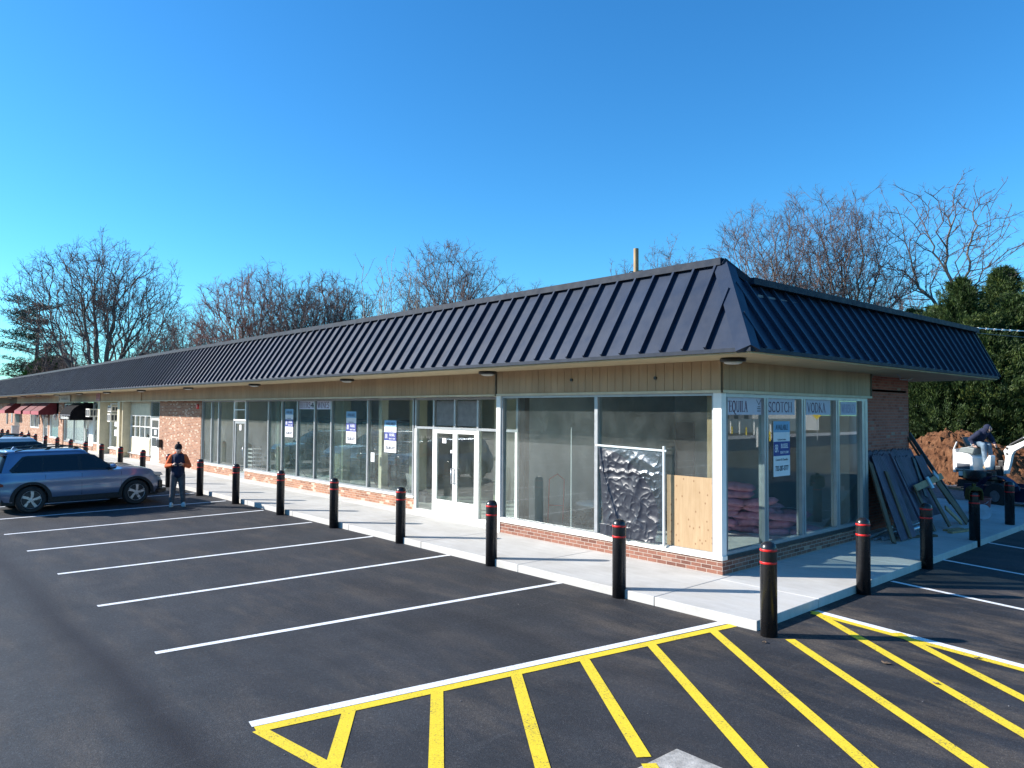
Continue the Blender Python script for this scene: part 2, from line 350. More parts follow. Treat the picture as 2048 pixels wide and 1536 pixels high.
M['core']=pm('shaded_inner_foliage',(.006,.011,.005),1.0,spec=0)
# ================================================================ GROUND
def sheet(name,x0,x1,y0,y1,z,mt,kind='structure'):
    o=MB().quad((x0,y0,z),(x1,y0,z),(x1,y1,z),(x0,y1,z)).build(name,mt,recalc=False); return tag(o,kind=kind)
sheet('ground',-600,600,-600,600,-.012,M['soil'])
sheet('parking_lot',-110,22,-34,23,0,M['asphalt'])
sheet('gravel_yard',-30,1.75,15.2,24.5,.006,M['gravel'])
# sidewalk slabs with open joints
m=MB(); g=.006
xs=[-92]; 
x=.10
cuts=[]
while x>-92: cuts.append(x); x-=2.95
cuts.append(-92)
for a,b in zip(cuts[:-1],cuts[1:]): m.box(b+g,a-g,-1.99,.62 if a<-5 else .62,-.05,.13)
ycut=[-1.99,-.25,1.62,3.3,5.0,6.8,8.6,10.4,12.2,14.0,15.2]
for i in range(len(ycut)-1): m.box(.10+g,1.74,ycut[i]+(g if i else 0),ycut[i+1]-g,-.05,.13)
for i in range(1,len(ycut)-1): m.box(-2.0,.10-g,ycut[i]+g,ycut[i+1]-g,-.05,.128)
tag(m.build('sidewalk',M['conc'],bevel=.008),kind='structure')
tag(MB().box(-92,1.72,-1.97,.60,-.04,.118).box(-2,1.72,.6,15.1,-.04,.118).build('sidewalk_bed',pm('joint_shadow',(.08,.075,.07),.9)),kind='structure')
# painted lines
def strip(m,a,b,w,z,ext0=0,ext1=0):
    a=Vector((*a,0)); b=Vector((*b,0)); d=(b-a).normalized(); n=Vector((-d.y,d.x,0))*w/2; a=a-d*ext0; b=b+d*ext1
    k=8; pts=[]
    m.quad(a-n+Vector((0,0,z)),b-n+Vector((0,0,z)),b+n+Vector((0,0,z)),a+n+Vector((0,0,z)))
wl=[((-2.431,-8.11),(-1.786,-1.90)),((-5.12,-8.10),(-4.83,-1.95)),((-7.82,-8.095),(-7.62,-2.02)),((-10.52,-8.12),(-10.38,-2.1)),((-13.06,-8.16),(-13.25,-2.1))]
for i in range(1,16): wl.append(((-13.06-2.75*i,-8.16),(-13.25-2.75*i,-2.1)))
m=MB()
for a,b in wl: strip(m,a,b,.105,.004)
for a,b in (((1.636,2.346),(3.765,1.929)),((1.587,5.032),(3.132,4.689)),((1.572,7.905),(2.45,7.666)),((1.6,10.6),(3,10.3))): strip(m,(a[0]+.15,a[1]),b,.10,.004,0,4)
strip(m,(.185,-8.07),(1.246,-1.97),.13,.004); strip(m,(1.80,-.47),(4.426,-.93),.13,.004,0,3.5)
for i in range(14):                        # opposite row of stalls across the lane, seen mirrored in the shop glass
    strip(m,(4-2.75*i,-15.5),(4-2.75*i,-21.5),.105,.004); strip(m,(4-2.75*i,-21.6),(4-2.75*i,-27.0),.105,.004)
tag(m.build('white_parking_lines',M['pw'],recalc=False),kind='structure')
m=MB()
strip(m,(.325,-8.08),(1.40,-2.0),.13,.005); strip(m,(1.82,-.60),(4.40,-1.06),.12,.005,0,3.6)
hz=[((.345,-8.06),(1.328,-7.935)),((.504,-7.25),(1.394,-7.905)),((.663,-6.34),(1.937,-7.288)),((.833,-5.41),(2.498,-6.651)),((.966,-4.48),(3.067,-6.006)),((1.166,-3.48),(3.652,-5.342)),((1.36,-2.42),(4.239,-4.676)),((2.2,-2.006),(4.829,-4.008)),((1.80,-.52),(4.899,-3.016)),((2.98,-.70),(4.55,-1.95))]
for i,(a,b) in enumerate(hz):
    L=[5,0.0,.6,1.6,2.2,2.8,3.4,4,4.6,5][i]
    if i==4: b=(2.93,-5.905); L=0
    strip(m,a,b,.125,.0045+.0004*i,0,L)
strip(m,(3.03,-5.975),(4.9,-7.32),.125,.012)
tag(m.build('yellow_hatching',M['py'],recalc=False),kind='structure')
# inlet slab
t=thing('utility_cover','pale concrete slab with a rusty iron cover, cut into the hatched asphalt','utility cover',(3.43,-6.10,0),R(-1))
MB().box(-.42,.42,-.52,.52,-.03,.009).build('slab',pm('rough_concrete',(.36,.34,.31),.9,0,.3,9,.5,60),t,bevel=.01)
c=MB().lathe([(.24,.009),(.24,.013),(.215,.014),(.20,.011),(0,.011)],(0,0,0),n=32).build('iron_cover',pm('rusty_iron',(.09,.05,.04),.7,.4,.3,30,.5,60),t)
# small leaves / litter on the asphalt
random.seed(4)
for i,(x,y,s) in enumerate([(3.35,-2.05,.05),(3.95,-2.3,.03),(2.05,-2.35,.035),(4.0,-1.05,.03)]):
    m=MB()
    for k in range(3):
        a=random.random()*6; m.ell((x+math.cos(a)*s*.6,y+math.sin(a)*s*.6,.018),(s,s*.35,.006),6,4,Matrix.Rotation(a,3,'Z'))
    o=m.build('leaf_litter',M['wood2']); tag(o,['dry brown leaf lying on the asphalt between the yellow stripes','crumpled leaf lying on a yellow stripe near the right edge','dry leaf at the foot of the corner bollard','small leaf by the white line of the hatched area'][i],'leaf','dry leaves on the asphalt')

rl=random.Random(9); m=MB()
for i in range(260):
    if rl.random()<.9: x,y=rl.uniform(-20,1.6),-2.03-abs(rl.gauss(0,.22))
    else: x,y=rl.uniform(-9,5),rl.uniform(-8.5,-2.1)
    s_=rl.uniform(.003,.009); m.ell((x,y,s_*.4),(s_*1.4,s_,s_*.5),5,3)
tag(m.build('loose_grit',M['gravel']),'scattered pale grit on the asphalt along the kerb','grit',kind='stuff')
# ================================================================ BUILDING
B=thing('shop_building','long one-storey strip of shops with dark metal mansard roof, glass fronts and brick walls','building',(0,0,0))
XL=-92.0; YL=.65; ZF=3.71
# roof --------------------------------------------------------
hipb=Vector((1.18,-1.15,3.79)); hipt=Vector((.17,-.14,5.31)); tn=Vector((.33,.22,4.99)); tf=Vector((.62,11.0,4.99)); ef=Vector((1.20,11.0,3.79))
def rib(m,a,b,n,w=.042,h=.070):
    a=Vector(a); b=Vector(b); n=Vector(n).normalized(); m.bar(a+n*h/2,b+n*h/2,w,h,n)
nf=Vector((0,-1.52,1.01))
m=MB(); m.quad(hipb,hipt,(XL,-.14,5.31),(XL,-1.15,3.79))
k=0
while True:
    x=.03-.4150*k+.83; k+=1
    if x<XL+.5: break
    if x<.17: rib(m,(x,-1.15,3.79),(x,-.17,5.265),nf)
    else:
        u=(1.18-x)/1.01*.93-.02
        if u>.3: rib(m,(x,-1.15,3.79),(x,-1.15+1.01*u,3.79+1.52*u),nf)
def side_top(y):
    if y<=-.14: u=(y+1.15)/1.01; return hipb.lerp(hipt,u)
    if y<=.22: return hipt.lerp(tn,(y+.14)/.36)
    return tn.lerp(tf,(y-.22)/10.78)
ys=[-1.15,-.14,.22]+[-.74+.41*k for k in range(29)]+[11.0]; ys=sorted(set(round(v,4) for v in ys if v<=11.0))
eave=lambda y:hipb.lerp(ef,(y+1.15)/12.15)
for a,b in zip(ys[:-1],ys[1:]): m.quad(eave(a),eave(b),side_top(b),side_top(a)) if a>-1.149 else m.quad(eave(a),eave(b),side_top(b))
m.quad(ef,tf,(-.3,11,4.99),(-.3,11,3.79))
for k in range(29):
    y=-.74+.41*k
    if y>10.95: break
    p,q_=eave(y),side_top(y); q_=p.lerp(q_,.97 if y>.2 else .90); n=(q_-p).cross(Vector((0,-1,0))); n=n if n.x>0 else -n; rib(m,p,q_,n,.04,.06)
m.build('mansard_roof',M['roof'],B,recalc=True)
m=MB(); d=(hipt-hipb).normalized(); n1=nf.normalized(); n2=Vector((1.52,0,1.01)).normalized()
s1=Vector((-1,0,0)); s1=(s1-d*s1.dot(d)-n1*s1.dot(n1)).normalized(); s1=(s1-d*s1.dot(d)).normalized()
s2=Vector((0,1,0)); s2=(s2-d*s2.dot(d)).normalized(); top=(n1+n2).normalized()*.05
P=[hipb+s1*.20+n1*.012,hipb+s1*.20+n1*.05,hipb+top,hipb+s2*.16+n2*.05,hipb+s2*.16+n2*.012]; Q=[p+(hipt-hipb)*1.0 for p in P]
m.add(P+Q,[(0,1,2,3,4),(9,8,7,6,5)]+[(i,(i+1)%5,5+(i+1)%5,5+i) for i in range(5)]); m.build('hip_trim',M['roof'],B)
m=MB(); m.box(XL,.13,-.245,-.02,5.275,5.395); m.bar((.10,-.17,5.34),(.33,.25,5.02),.17,.11); m.bar((.385,.21,5.02),(.68,11.0,5.02),.20,.11); m.build('ridge_cap',M['trim'],B)
m=MB(); m.box(XL,1.20,-1.172,-1.13,3.735,3.795); m.box(1.17,1.212,-1.13,11.0,3.735,3.795); m.bar((.63,11.0,5.02),(1.21,11.02,3.78),.05,.07); m.build('eave_trim',M['trim'],B)
m=MB(); m.box(XL,.0,-.02,9.1,4.75,4.88); m.box(-.3,.5,.3,10.95,4.7,4.8); m.box(-40,-2.7,9.1,14.6,4.7,4.88)  # third box roofs an unseen rear wing, added to shade the yard
m.build('flat_roof_with_added_wing',pm('roof_membrane',(.20,.20,.20),.9),B)
m=MB(); m.box(XL,1.17,-1.128,.28,3.712,3.735); m.box(.02,1.17,.282,10.98,3.712,3.735); m.box(-2.6,.018,6.0,10.98,3.712,3.735)
m.build('soffit',M['soffit'],B)
# fascia boards ----------------------------------------------
def boards_x(m,x0,x1,y,z0,z1,t=.022,w=.152):
    x=x1
    while x>x0+.02:
        a=max(x-w,x0); m.box(a+.004,x-.004,y-t,y,z0,z1); x-=w
m=MB(); boards_x(m,-5.72,.0,-.012,3.215,3.711,w=.19); boards_x(m,-33.4,-5.74,.25,3.215,3.711,w=.19); boards_x(m,-36.9,-33.4,.22,3.215,3.711,w=3.5); boards_x(m,-70,-36.9,.25,3.215,3.711,w=.19)
y=.0
while y<5.94: m.box(.012,.034,y+.004,min(y+.19,5.94)-.004,3.215,3.711); y+=.19
m.build('fascia_boards',M['beige'],B)
m=MB(); m.box(-5.72,.010,-.010,.3,3.19,3.711); m.box(XL,-5.72,.252,.62,3.185,3.711); m.box(-.3,.012,.0,5.94,3.19,3.711)
m.box(-.01,.05,5.94,5.99,3.17,3.711); m.box(-5.76,-5.71,-.05,.25,3.17,3.711)
m.build('fascia_backing',M['groove'],B)
m=MB(); m.box(-5.74,.05,-.05,-.012,3.168,3.213); m.box(.014,.055,-.05,5.98,3.168,3.213); m.box(-70,-5.76,.20,.252,3.168,3.213)
m.build('fascia_trim',M['beige2'],B)
# brick -------------------------------------------------------
m=MB(); m.box(-5.60,0,0,.12,.10,.375); m.box(-.12,0,.12,5.85,.10,.375)
m.build('brick_base',M['brick'],B)
def bwall(*a): MB().box(*a).build('brick_wall',M['brick_wall'],B)
def lb(x0,x1,z1=.375): bwall(x0,x1,YL,YL+.12,.10,z1)
lb(-21.35,-9.9,.44); lb(-26.1,-22.5,.44); lb(-37.0,-33.3,.46); lb(-41.0,-38.1,.46)
bwall(-31.85,-26.1,YL-.02,YL+.2,.10,3.19); bwall(-45.0,-43.6,YL,YL+.12,.10,.62); bwall(-53.4,-45.2,YL,YL+.12,.10,.42)
bwall(-54.9,-53.4,YL-.05,YL+.2,.10,3.4); bwall(-59.0,-54.9,YL,YL+.15,.10,.55); bwall(-59.0,-58.2,YL,YL+.15,.55,3.2); bwall(-62.4,-60.9,YL,YL+.15,.1,3.2)
bwall(-66.4,-62.4,YL,YL+.15,.1,1.15); bwall(-71.3,-66.4,YL,YL+.15,.1,3.2); bwall(-92,-74.0,YL,YL+.15,.1,3.4)
m=MB(); m.box(-.5,-.3,5.99,9.1,.10,3.72); m.box(-2.7,-.5,8.9,9.1,.10,3.72); m.box(-2.9,-2.7,9.1,14.6,.0,4.7); m.box(-40,-2.7,14.4,14.6,0,4.7)  # last two boxes: unseen rear wing, added to throw shade on the yard
m.build('side_brick_wall_with_added_wing',M['brick_side'],B)
# interior ----------------------------------------------------
m=MB(); m.box(-53,-.12,.12,8.9,.06,.135); m.build('interior_floor',M['concrete_in'],B)
m=MB(); m.box(-53,-.3,.3,8.95,3.35,3.4); m.build('ceiling',M['ceil'],B)
m=MB(); m.box(-5.69,-.45,6.6,6.75,.135,3.35); m.box(-5.70,-5.62,.80,8.9,.135,3.35); m.box(-.5,-.3,5.6,6.6,.135,3.35); m.build('bay_wall',M['baywall'],B)
m=MB(); m.box(-5.85,-5.701,.80,8.9,.135,3.35); m.box(-26.2,-5.85,7.6,7.75,.135,3.35); m.box(-26.2,-26.05,.8,7.6,.135,3.35)
m.box(-13.0,-12.6,2.6,3.0,.135,3.35); m.box(-17.3,-16.9,2.3,2.7,.135,3.35); m.box(-23.4,-22.9,2.8,3.2,.135,3.35); m.box(-10.0,-9.8,3.6,7.6,.135,3.35)
m.box(-53.2,-26.2,3.4,3.5,.135,3.35); m.box(-37.2,-37.0,.8,3.4,.135,3.35); m.box(-45.1,-44.9,.8,3.4,.135,3.35)
m.build('interior_wall',M['inwall'],B)
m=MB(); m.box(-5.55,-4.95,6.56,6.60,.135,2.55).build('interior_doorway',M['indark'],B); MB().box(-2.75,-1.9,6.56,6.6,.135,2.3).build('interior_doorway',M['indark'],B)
# window units ------------------------------------------------
def frame_x(x0,x1,z0,z1,y,d=.10,w=.05,mull=(),trans=(),mt='alum',gl='glass',sillz=None,name='window',wm=.06,gy=None,skip=()):
    m=MB(); m.box(x0,x1,y,y+d,z1-w,z1); m.box(x0,x1,y,y+d,z0,z0+w)
    m.box(x0,x0+w,y+.001,y+d,z0+w,z1-w); m.box(x1-w,x1,y+.001,y+d,z0+w,z1-w)
    cs=[x0+w]
    for c in mull: m.box(c-wm/2,c+wm/2,y-.004,y+d,z0+w,z1-w); cs+=[c-wm/2,c+wm/2]
    cs.append(x1-w)
    zs=[z0+w]
    for c in trans:
        zs+=[c-.02,c+.02]
        for a,b in zip(cs[::2],cs[1::2]): m.box(a,b,y+.003,y+d-.01,c-.02,c+.02)
    zs.append(z1-w)
    f=m.build(name,M[mt],B)
    gy=y+d*.5 if gy is None else gy; n=0
    for a,b in zip(cs[::2],cs[1::2]):
        for c,e in zip(zs[::2],zs[1::2]):
            n+=1
            if n in skip: continue
            MB().box(a,b,gy,gy+.008,c,e).build('pane',M[gl],f)
    return f
# corner bay, front
frame_x(-5.60,-.16,.44,3.168,.02,.11,.045,mull=(-2.80,),wm=.08)
m=MB(); m.box(-5.66,.02,-.035,.13,.375,.445); m.box(-5.60,-.16,-.012,.02,.445,.475); m.build('window_sill',M['sill'],B,bevel=.006)
for a_ in ((-.16,.0,-.015,.13,.445,3.168),(-5.74,-5.60,-.015,.10,.13,3.168)): MB().box(*a_).build('corner_post',M['white'],B,bevel=.004)
# corner bay, side (x = 0)
f=MB(); f.box(-.11,-.0,.13,5.85,.445,.50); f.box(-.11,0,.13,5.85,3.10,3.168)
mu=[(.13,.17),(1.38,1.52),(2.79,2.95),(4.28,4.44),(5.56,5.85)]
for i,(a,b) in enumerate(mu):
    f.box(-.111,.004,a,(a+b)/2-.012,.50,3.10); f.box(-.09,-.02,(a+b)/2-.012,(a+b)/2+.012,.50,3.10); f.box(-.111,.004,(a+b)/2+.012,b,.50,3.10)
fs=f.build('window',M['alum'],B)
for (a,b),(c,e) in zip(mu[:-1],mu[1:]): MB().box(-.06,-.052,b,c,.50,3.10).build('pane',M['glass_side'],fs)
MB().box(-.05,.03,.13,5.88,.375,.444).build('window_sill',M['darkmetal'],B)
# left shopfront
HZ=3.168
ms=[-12.34,-14.56,-16.94,-19.28]
frame_x(-21.35,-9.95,.50,HZ,YL,.11,.05,mull=ms+[-15.69,-18.14],wm=.065,gl='glass_l')
for x_ in ((-21.36,-9.9),(-26.12,-22.5)): MB().box(*x_,YL-.03,YL+.12,.44,.50).build('window_sill',M['sill'],B,bevel=.006)
frame_x(-26.08,-22.5,.50,HZ,YL,.11,.05,mull=(-24.95,-24.15),wm=.08,gl='glass_l')
def door(x0,x1,z1,y,mt='white',panel=.35,head=.09,handle=True,glass='glass',side=1):
    m=MB(); w=.085; m.box(x0,x0+w,y,y+.05,.14,z1); m.box(x1-w,x1,y,y+.05,.14,z1); m.box(x0+w,x1-w,y,y+.05,z1-head,z1); m.box(x0+w,x1-w,y,y+.05,.14,.14+panel)
    d=m.build('door',M[mt],B,bevel=.003); MB().box(x0+w,x1-w,y+.02,y+.028,.14+panel,z1-head).build('pane',M[glass],d)
    if handle:
        hx=x1-.05 if side>0 else x0+.05; hx2=hx
        MB().tube([(hx,y,1.36),(hx,y-.07,1.36),(hx,y-.07,.98),(hx,y,.98)],.013).build('handle',M['galv'],d,smooth=True)
    return d
frame_x(-22.5,-21.35,2.36,HZ,YL,.11,.06,trans=(2.80,),mt='white'); door(-22.44,-21.4,2.34,YL+.02,'alum',.2,side=1)
# entrance unit
frame_x(-9.88,-5.74,2.34,HZ,YL,.11,.06,mull=(-9.02,-8.12,-7.20,-6.28),wm=.07,mt='alum')
fr=MB(); 
for c in (-9.85,-9.02,-7.20,-6.28,-5.80): fr.box(c-.04,c+.04,YL+.001,YL+.1,.13,2.34)
fr.box(-9.81,-9.06,YL+.002,YL+.1,.13,.19); fr.box(-7.16,-5.84,YL+.002,YL+.1,.13,.19); fr.box(-9.85,-5.80,YL+.003,YL+.1,2.338,2.352); fr=fr.build('entrance_frame',M['white'],B)
for a,b in ((-9.81,-9.06),(-7.16,-6.32),(-6.24,-5.84)): MB().box(a,b,YL+.05,YL+.058,.19,2.34).build('pane',M['glass'],fr)
door(-8.97,-8.12,2.33,YL+.01,side=1,panel=.38); door(-8.105,-7.25,2.33,YL+.01,side=-1,panel=.38)
tg=pm('transom_grey',(.17,.16,.155),.6)
for x_ in (-8.94,-8.04): MB().box(x_,x_+.76,YL+.03,YL+.04,2.44,3.08).build('transom_panel',tg,B)
# further shops to the left
d=door(-33.25,-32.0,2.32,YL+.02,'white',.78,glass='glass'); frame_x(-33.3,-31.9,2.36,HZ,YL,.1,.05,mt='alum')
MB().box(-33.2,-32.05,YL+.012,YL+.019,1.34,1.40).box(-33.2,-32.05,YL+.012,YL+.019,1.80,1.86).build('door_bar',M['white'],d)
for z_ in ((.46,1.26),(2.46,3.18)): MB().box(-36.9,-33.35,YL-.02,YL+.1,*z_).build('beige_panel',M['beige2'],B)
frame_x(-36.9,-33.35,1.26,2.46,YL,.1,.05,mull=(-36.0,-35.15,-34.25),trans=(1.86,),mt='white')
MB().box(-37.0,-33.2,YL-.08,YL+.05,.40,.459).build('window_sill',M['sill'],B); MB().box(-41.1,-38.0,YL-.08,YL+.05,.462,.52).build('window_sill',M['sill'],B)
for a_ in ((-37.75,-37.3,.20,YL+.1,.13,3.18),(-42.0,-41.5,.20,YL+.1,.13,3.18),(-36.98,-36.88,.25,YL,.46,3.18)): MB().box(*a_).build('square_column',M['beige2'],B,bevel=.01)
frame_x(-41.1,-37.9,.52,3.1,YL,.1,.06,mull=(-39.5,),mt='white',gl='glass_l')
frame_x(-45.0,-42.2,2.36,3.1,YL,.1,.06,mull=(-43.6,),mt='alum'); door(-43.5,-42.3,2.34,YL+.02,'white',.3); frame_x(-45.0,-43.6,.62,2.36,YL,.1,.06,mt='white')
frame_x(-53.3,-47.4,.45,3.1,YL,.1,.07,mull=(-50.4,),mt='alum'); door(-47.3,-46.1,2.3,YL+.02,'white',.3); MB().box(-46.1,-45.1,YL+.01,YL+.1,.42,3.1).build('beige_panel',M['white'],B)
m=MB()
for i in range(19): m.box(-53.1+i*.30,-52.83+i*.30,YL+.16,YL+.17,.5,3.05)
m.build('window_blind',pm('white_blinds',(.78,.80,.78),.7),B)
frame_x(-58.2,-54.95,.55,2.35,YL,.1,.09,mt='white'); MB().box(-58.1,-55.05,YL+.12,YL+.13,.6,2.1).build('window_blind',pm('teal_blind',(.42,.66,.64),.7),B)
door(-60.8,-59.1,2.3,YL+.02,'white',.3)
frame_x(-66.2,-62.6,1.15,2.3,YL,.1,.09,mull=(-64.4,),mt='white')
MB().box(-74.0,-71.4,YL,YL+.08,.14,3.3).build('door',pm('dark_brown_door',(.05,.03,.025),.5),B)
MB().box(-71,-54.9,YL+.151,YL+.30,2.3,3.45).build('upper_wall',M['beige2'],B)
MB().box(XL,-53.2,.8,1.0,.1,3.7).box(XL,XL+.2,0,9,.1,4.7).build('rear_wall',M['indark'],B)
# ================================================================ BOLLARDS
bt=thing('bollard','','bollard',(1.94,-2.05,0),0,'black bollards along the kerb')
MB().lathe([(.105,-.05),(.105,1.085),(.102,1.12),(.090,1.155),(.068,1.178),(.038,1.190),(0,1.194)],n=32).build('post',M['black'],bt,smooth=True)
for z in (1.075,.915): MB().lathe([(.1055,z),(.1075,z+.003),(.1075,z+.025),(.1055,z+.028)],n=32).build('reflective_band',M['red'],bt,smooth=True)
front=[(-.552,-2.0),(-3.572,-1.99),(-6.557,-1.99),(-9.275,-2.09),(-12.142,-2.12),(-15.148,-2.14),(-17.867,-2.24),(-21.3,-2.15),(-24.62,-2.1),(-27.82,-2.1),(-30.96,-2.1),(-33.99,-2.1),(-37.22,-2.1),(-40.51,-2.1),(-43.81,-2.1),(-46.88,-2.1),(-49.22,-2.1),(-51.75,-2.1),(-57.47,-2.1),(-59.99,-2.1)]
lab=['black bollard with red bands in front of the plastic-covered window','black bollard with red bands in front of the large clear corner pane','black bollard with red bands just left of the glass double doors','black bollard in front of the panes with the two nearest AVAILABLE signs','black bollard in front of the BEERS window','black bollard in front of the single shop door','black bollard just right of the standing man','black bollard half hidden behind the standing man','black bollard in front of the beige panel with small white panes','black bollard by the right-hand beige column','black bollard between the two beige columns','black bollard in front of the door beside the window air conditioner','black bollard under the black awning','black bollard in front of the window with white blinds','black bollard in front of the brick pier beside the white blinds','black bollard below the nearest maroon awning','black bollard left of the nearest maroon awning, third last of its close trio','black bollard below the middle maroon awning','black bollard near the far dark doorway, last but one of the row','farthest black bollard of the row at the left picture edge']
bt['label']='black bollard with two red bands at the outer corner of the sidewalk'
for (x,y),l in zip(front,lab): dup(bt,(x,y,0),0,l)
for (x,y),l in zip([(1.83,1.10),(1.80,3.94),(1.67,7.19),(1.53,10.41)],['black bollard beside the side windows with sun patches behind it','black bollard in front of the leaning planks','black bollard with a yellow bag over its top','shaded black bollard in front of the blue trailer']): dup(bt,(x,y,0),0,l)
yb=MB(); 
yb.prism([(-.14,.98),(-.14,1.13),(-.12,1.22),(-.05,1.27),(.05,1.27),(.12,1.22),(.14,1.13),(.14,.98),(.125,.98),(.125,1.12),(.10,1.19),(-.10,1.19),(-.125,1.12),(-.125,.98)],.26,'y',-.13)
yb.box(-.03,.03,-.04,.04,1.27,1.33)
o=yb.build('yellow_bag',pm('yellow_fabric',(.07,.06,.012),.85,0,.2,12,.3,30),bevel=.012); o.location=(1.67,7.19,.012); o.rotation_euler=(0,0,R(35)); tag(o,'dull yellow bag hung over the top of a shaded bollard','bag')
# ================================================================ SOFFIT LIGHTS
lt=thing('soffit_light','','lamp',(.42,-.35,3.712),0,'flat black lamps under the eave')
MB().lathe([(.19,0),(.21,-.03),(.20,-.06),(.16,-.065)],n=4+16).build('housing',M['black'],lt,smooth='auto')
MB().lathe([(.15,-.062),(.14,-.085),(.09,-.10),(0,-.105)],n=20).build('lens',pm('lamp_lens',(.55,.55,.52),.4),lt,smooth=True)
lt['label']='flat black lamp under the eave at the building corner'
for i,x in enumerate([-5.71,-11.9,-18.3,-25.0,-31.6,-37.9,-44.3,-50.8,-57.2,-63.5,-70]):
    dup(lt,(x,-.30,3.712),0,['flat black lamp under the eave above the left end of the corner bay','lamp under the eave above the nearest AVAILABLE signs','lamp under the eave left of the BEERS window','lamp under the eave above the left end of the glass shopfront','lamp under the eave above the small white panes','lamp under the eave above the right beige column','lamp under the eave between the black awning and the pink sign','lamp under the eave above the black awning','lamp under the eave by the nearest maroon awning','lamp under the eave above the far maroon awnings','farthest lamp under the eave'][i])
# ================================================================ WINDOW LETTERING (condensed serif drawn as strokes)
def arc(cx,cy,rx,ry,a0,a1,n=10): return [(cx+rx*math.cos(R(a0+(a1-a0)*i/n)),cy+ry*math.sin(R(a0+(a1-a0)*i/n))) for i in range(n+1)]
def srf(x,y,w=.09): return ([(x-w,y),(x+w,y)],.03)
TK,TN=.095,.035
G={'T':(.56,[([(.28,0),(.28,1)],TK),([(.02,.985),(.54,.985)],TN),([(.03,.9),(.03,1)],TN),([(.53,.9),(.53,1)],TN),srf(.28,.015)]),
'E':(.50,[([(.12,0),(.12,1)],TK),([(.04,.985),(.46,.985)],TN),([(.04,.015),(.48,.015)],TN),([(.12,.52),(.38,.52)],TN),([(.46,.88),(.46,1)],TN),([(.48,0),(.48,.14)],TN),([(.38,.45),(.38,.6)],TN)]),
'Q':(.74,[(arc(.36,.5,.29,.48,90,270),TK),(arc(.36,.5,.29,.48,-90,90),TK),([(.36,.03),(.55,-.18),(.78,-.24)],TK*.8)]),
'O':(.72,[(arc(.36,.5,.29,.48,90,270),TK),(arc(.36,.5,.29,.48,-90,90),TK)]),
'U':(.64,[([(.12,1),(.12,.3)]+arc(.32,.28,.2,.27,180,360)+[(.52,.3),(.52,1)],TK*.8),srf(.12,.985),srf(.52,.985)]),
'I':(.26,[([(.13,0),(.13,1)],TK),srf(.13,.015),srf(.13,.985)]),
'L':(.48,[([(.12,0),(.12,1)],TK),([(.04,.015),(.46,.015)],TN),([(.46,0),(.46,.14)],TN),srf(.12,.985)]),
'A':(.62,[([(.08,0),(.31,1)],TN*1.3),([(.31,1),(.56,0)],TK),([(.16,.36),(.46,.36)],TN),srf(.08,.015,.08),srf(.56,.015,.08)]),
'S':(.46,[(arc(.24,.75,.16,.23,30,270,9)+arc(.24,.26,.18,.25,90,-150,9),TK*.8),([(.40,.8),(.40,.97)],TN),([(.05,.03),(.05,.2)],TN)]),
'C':(.62,[(arc(.36,.5,.29,.48,50,310,14),TK*.9),([(.56,.76),(.56,.96)],TN),([(.56,.04),(.56,.22)],TN)]),
'H':(.68,[([(.12,0),(.12,1)],TK),([(.56,0),(.56,1)],TK),([(.12,.52),(.56,.52)],TN)]+[srf(a,b) for a in (.12,.56) for b in (.015,.985)]),
'V':(.62,[([(.06,1),(.31,0)],TK),([(.31,0),(.56,1)],TN*1.3),srf(.06,.985,.08),srf(.56,.985,.08)]),
'D':(.68,[([(.12,0),(.12,1)],TK),([(.04,.985),(.28,.985)]+arc(.28,.5,.33,.485,90,-90,12)+[(.04,.015)],TK*.75)]),
'K':(.64,[([(.12,0),(.12,1)],TK),([(.12,.45),(.52,.98)],TN),([(.24,.58),(.60,.0)],TK),srf(.12,.015),srf(.12,.985)]),
'W':(.86,[([(.05,1),(.24,0)],TK),([(.24,0),(.43,.98)],TN*1.2),([(.43,.98),(.62,0)],TK),([(.62,0),(.82,1)],TN*1.2),srf(.05,.985,.07),srf(.82,.985,.07)]),
'Y':(.58,[([(.05,1),(.29,.48)],TK),([(.29,.48),(.54,1)],TN*1.3),([(.29,.5),(.29,0)],TK),srf(.29,.015),srf(.05,.985,.07),srf(.54,.985,.07)]),
'B':(.56,[([(.12,0),(.12,1)],TK),([(.04,.985),(.26,.985)]+arc(.26,.76,.19,.225,90,-90,8)+[(.12,.535)],TK*.7),([(.12,.535),(.28,.535)]+arc(.28,.275,.22,.26,90,-90,8)+[(.04,.015)],TK*.7)]),
'R':(.60,[([(.12,0),(.12,1)],TK),([(.04,.985),(.28,.985)]+arc(.28,.75,.19,.235,90,-90,8)+[(.12,.515)],TK*.7),([(.28,.5),(.58,0)],TK),srf(.12,.015)]),
'N':(.68,[([(.12,0),(.12,1)],TN*1.2),([(.12,1),(.56,0)],TK),([(.56,0),(.56,1)],TN*1.2),srf(.12,.015),srf(.56,.985),srf(.1,.985,.06)])}
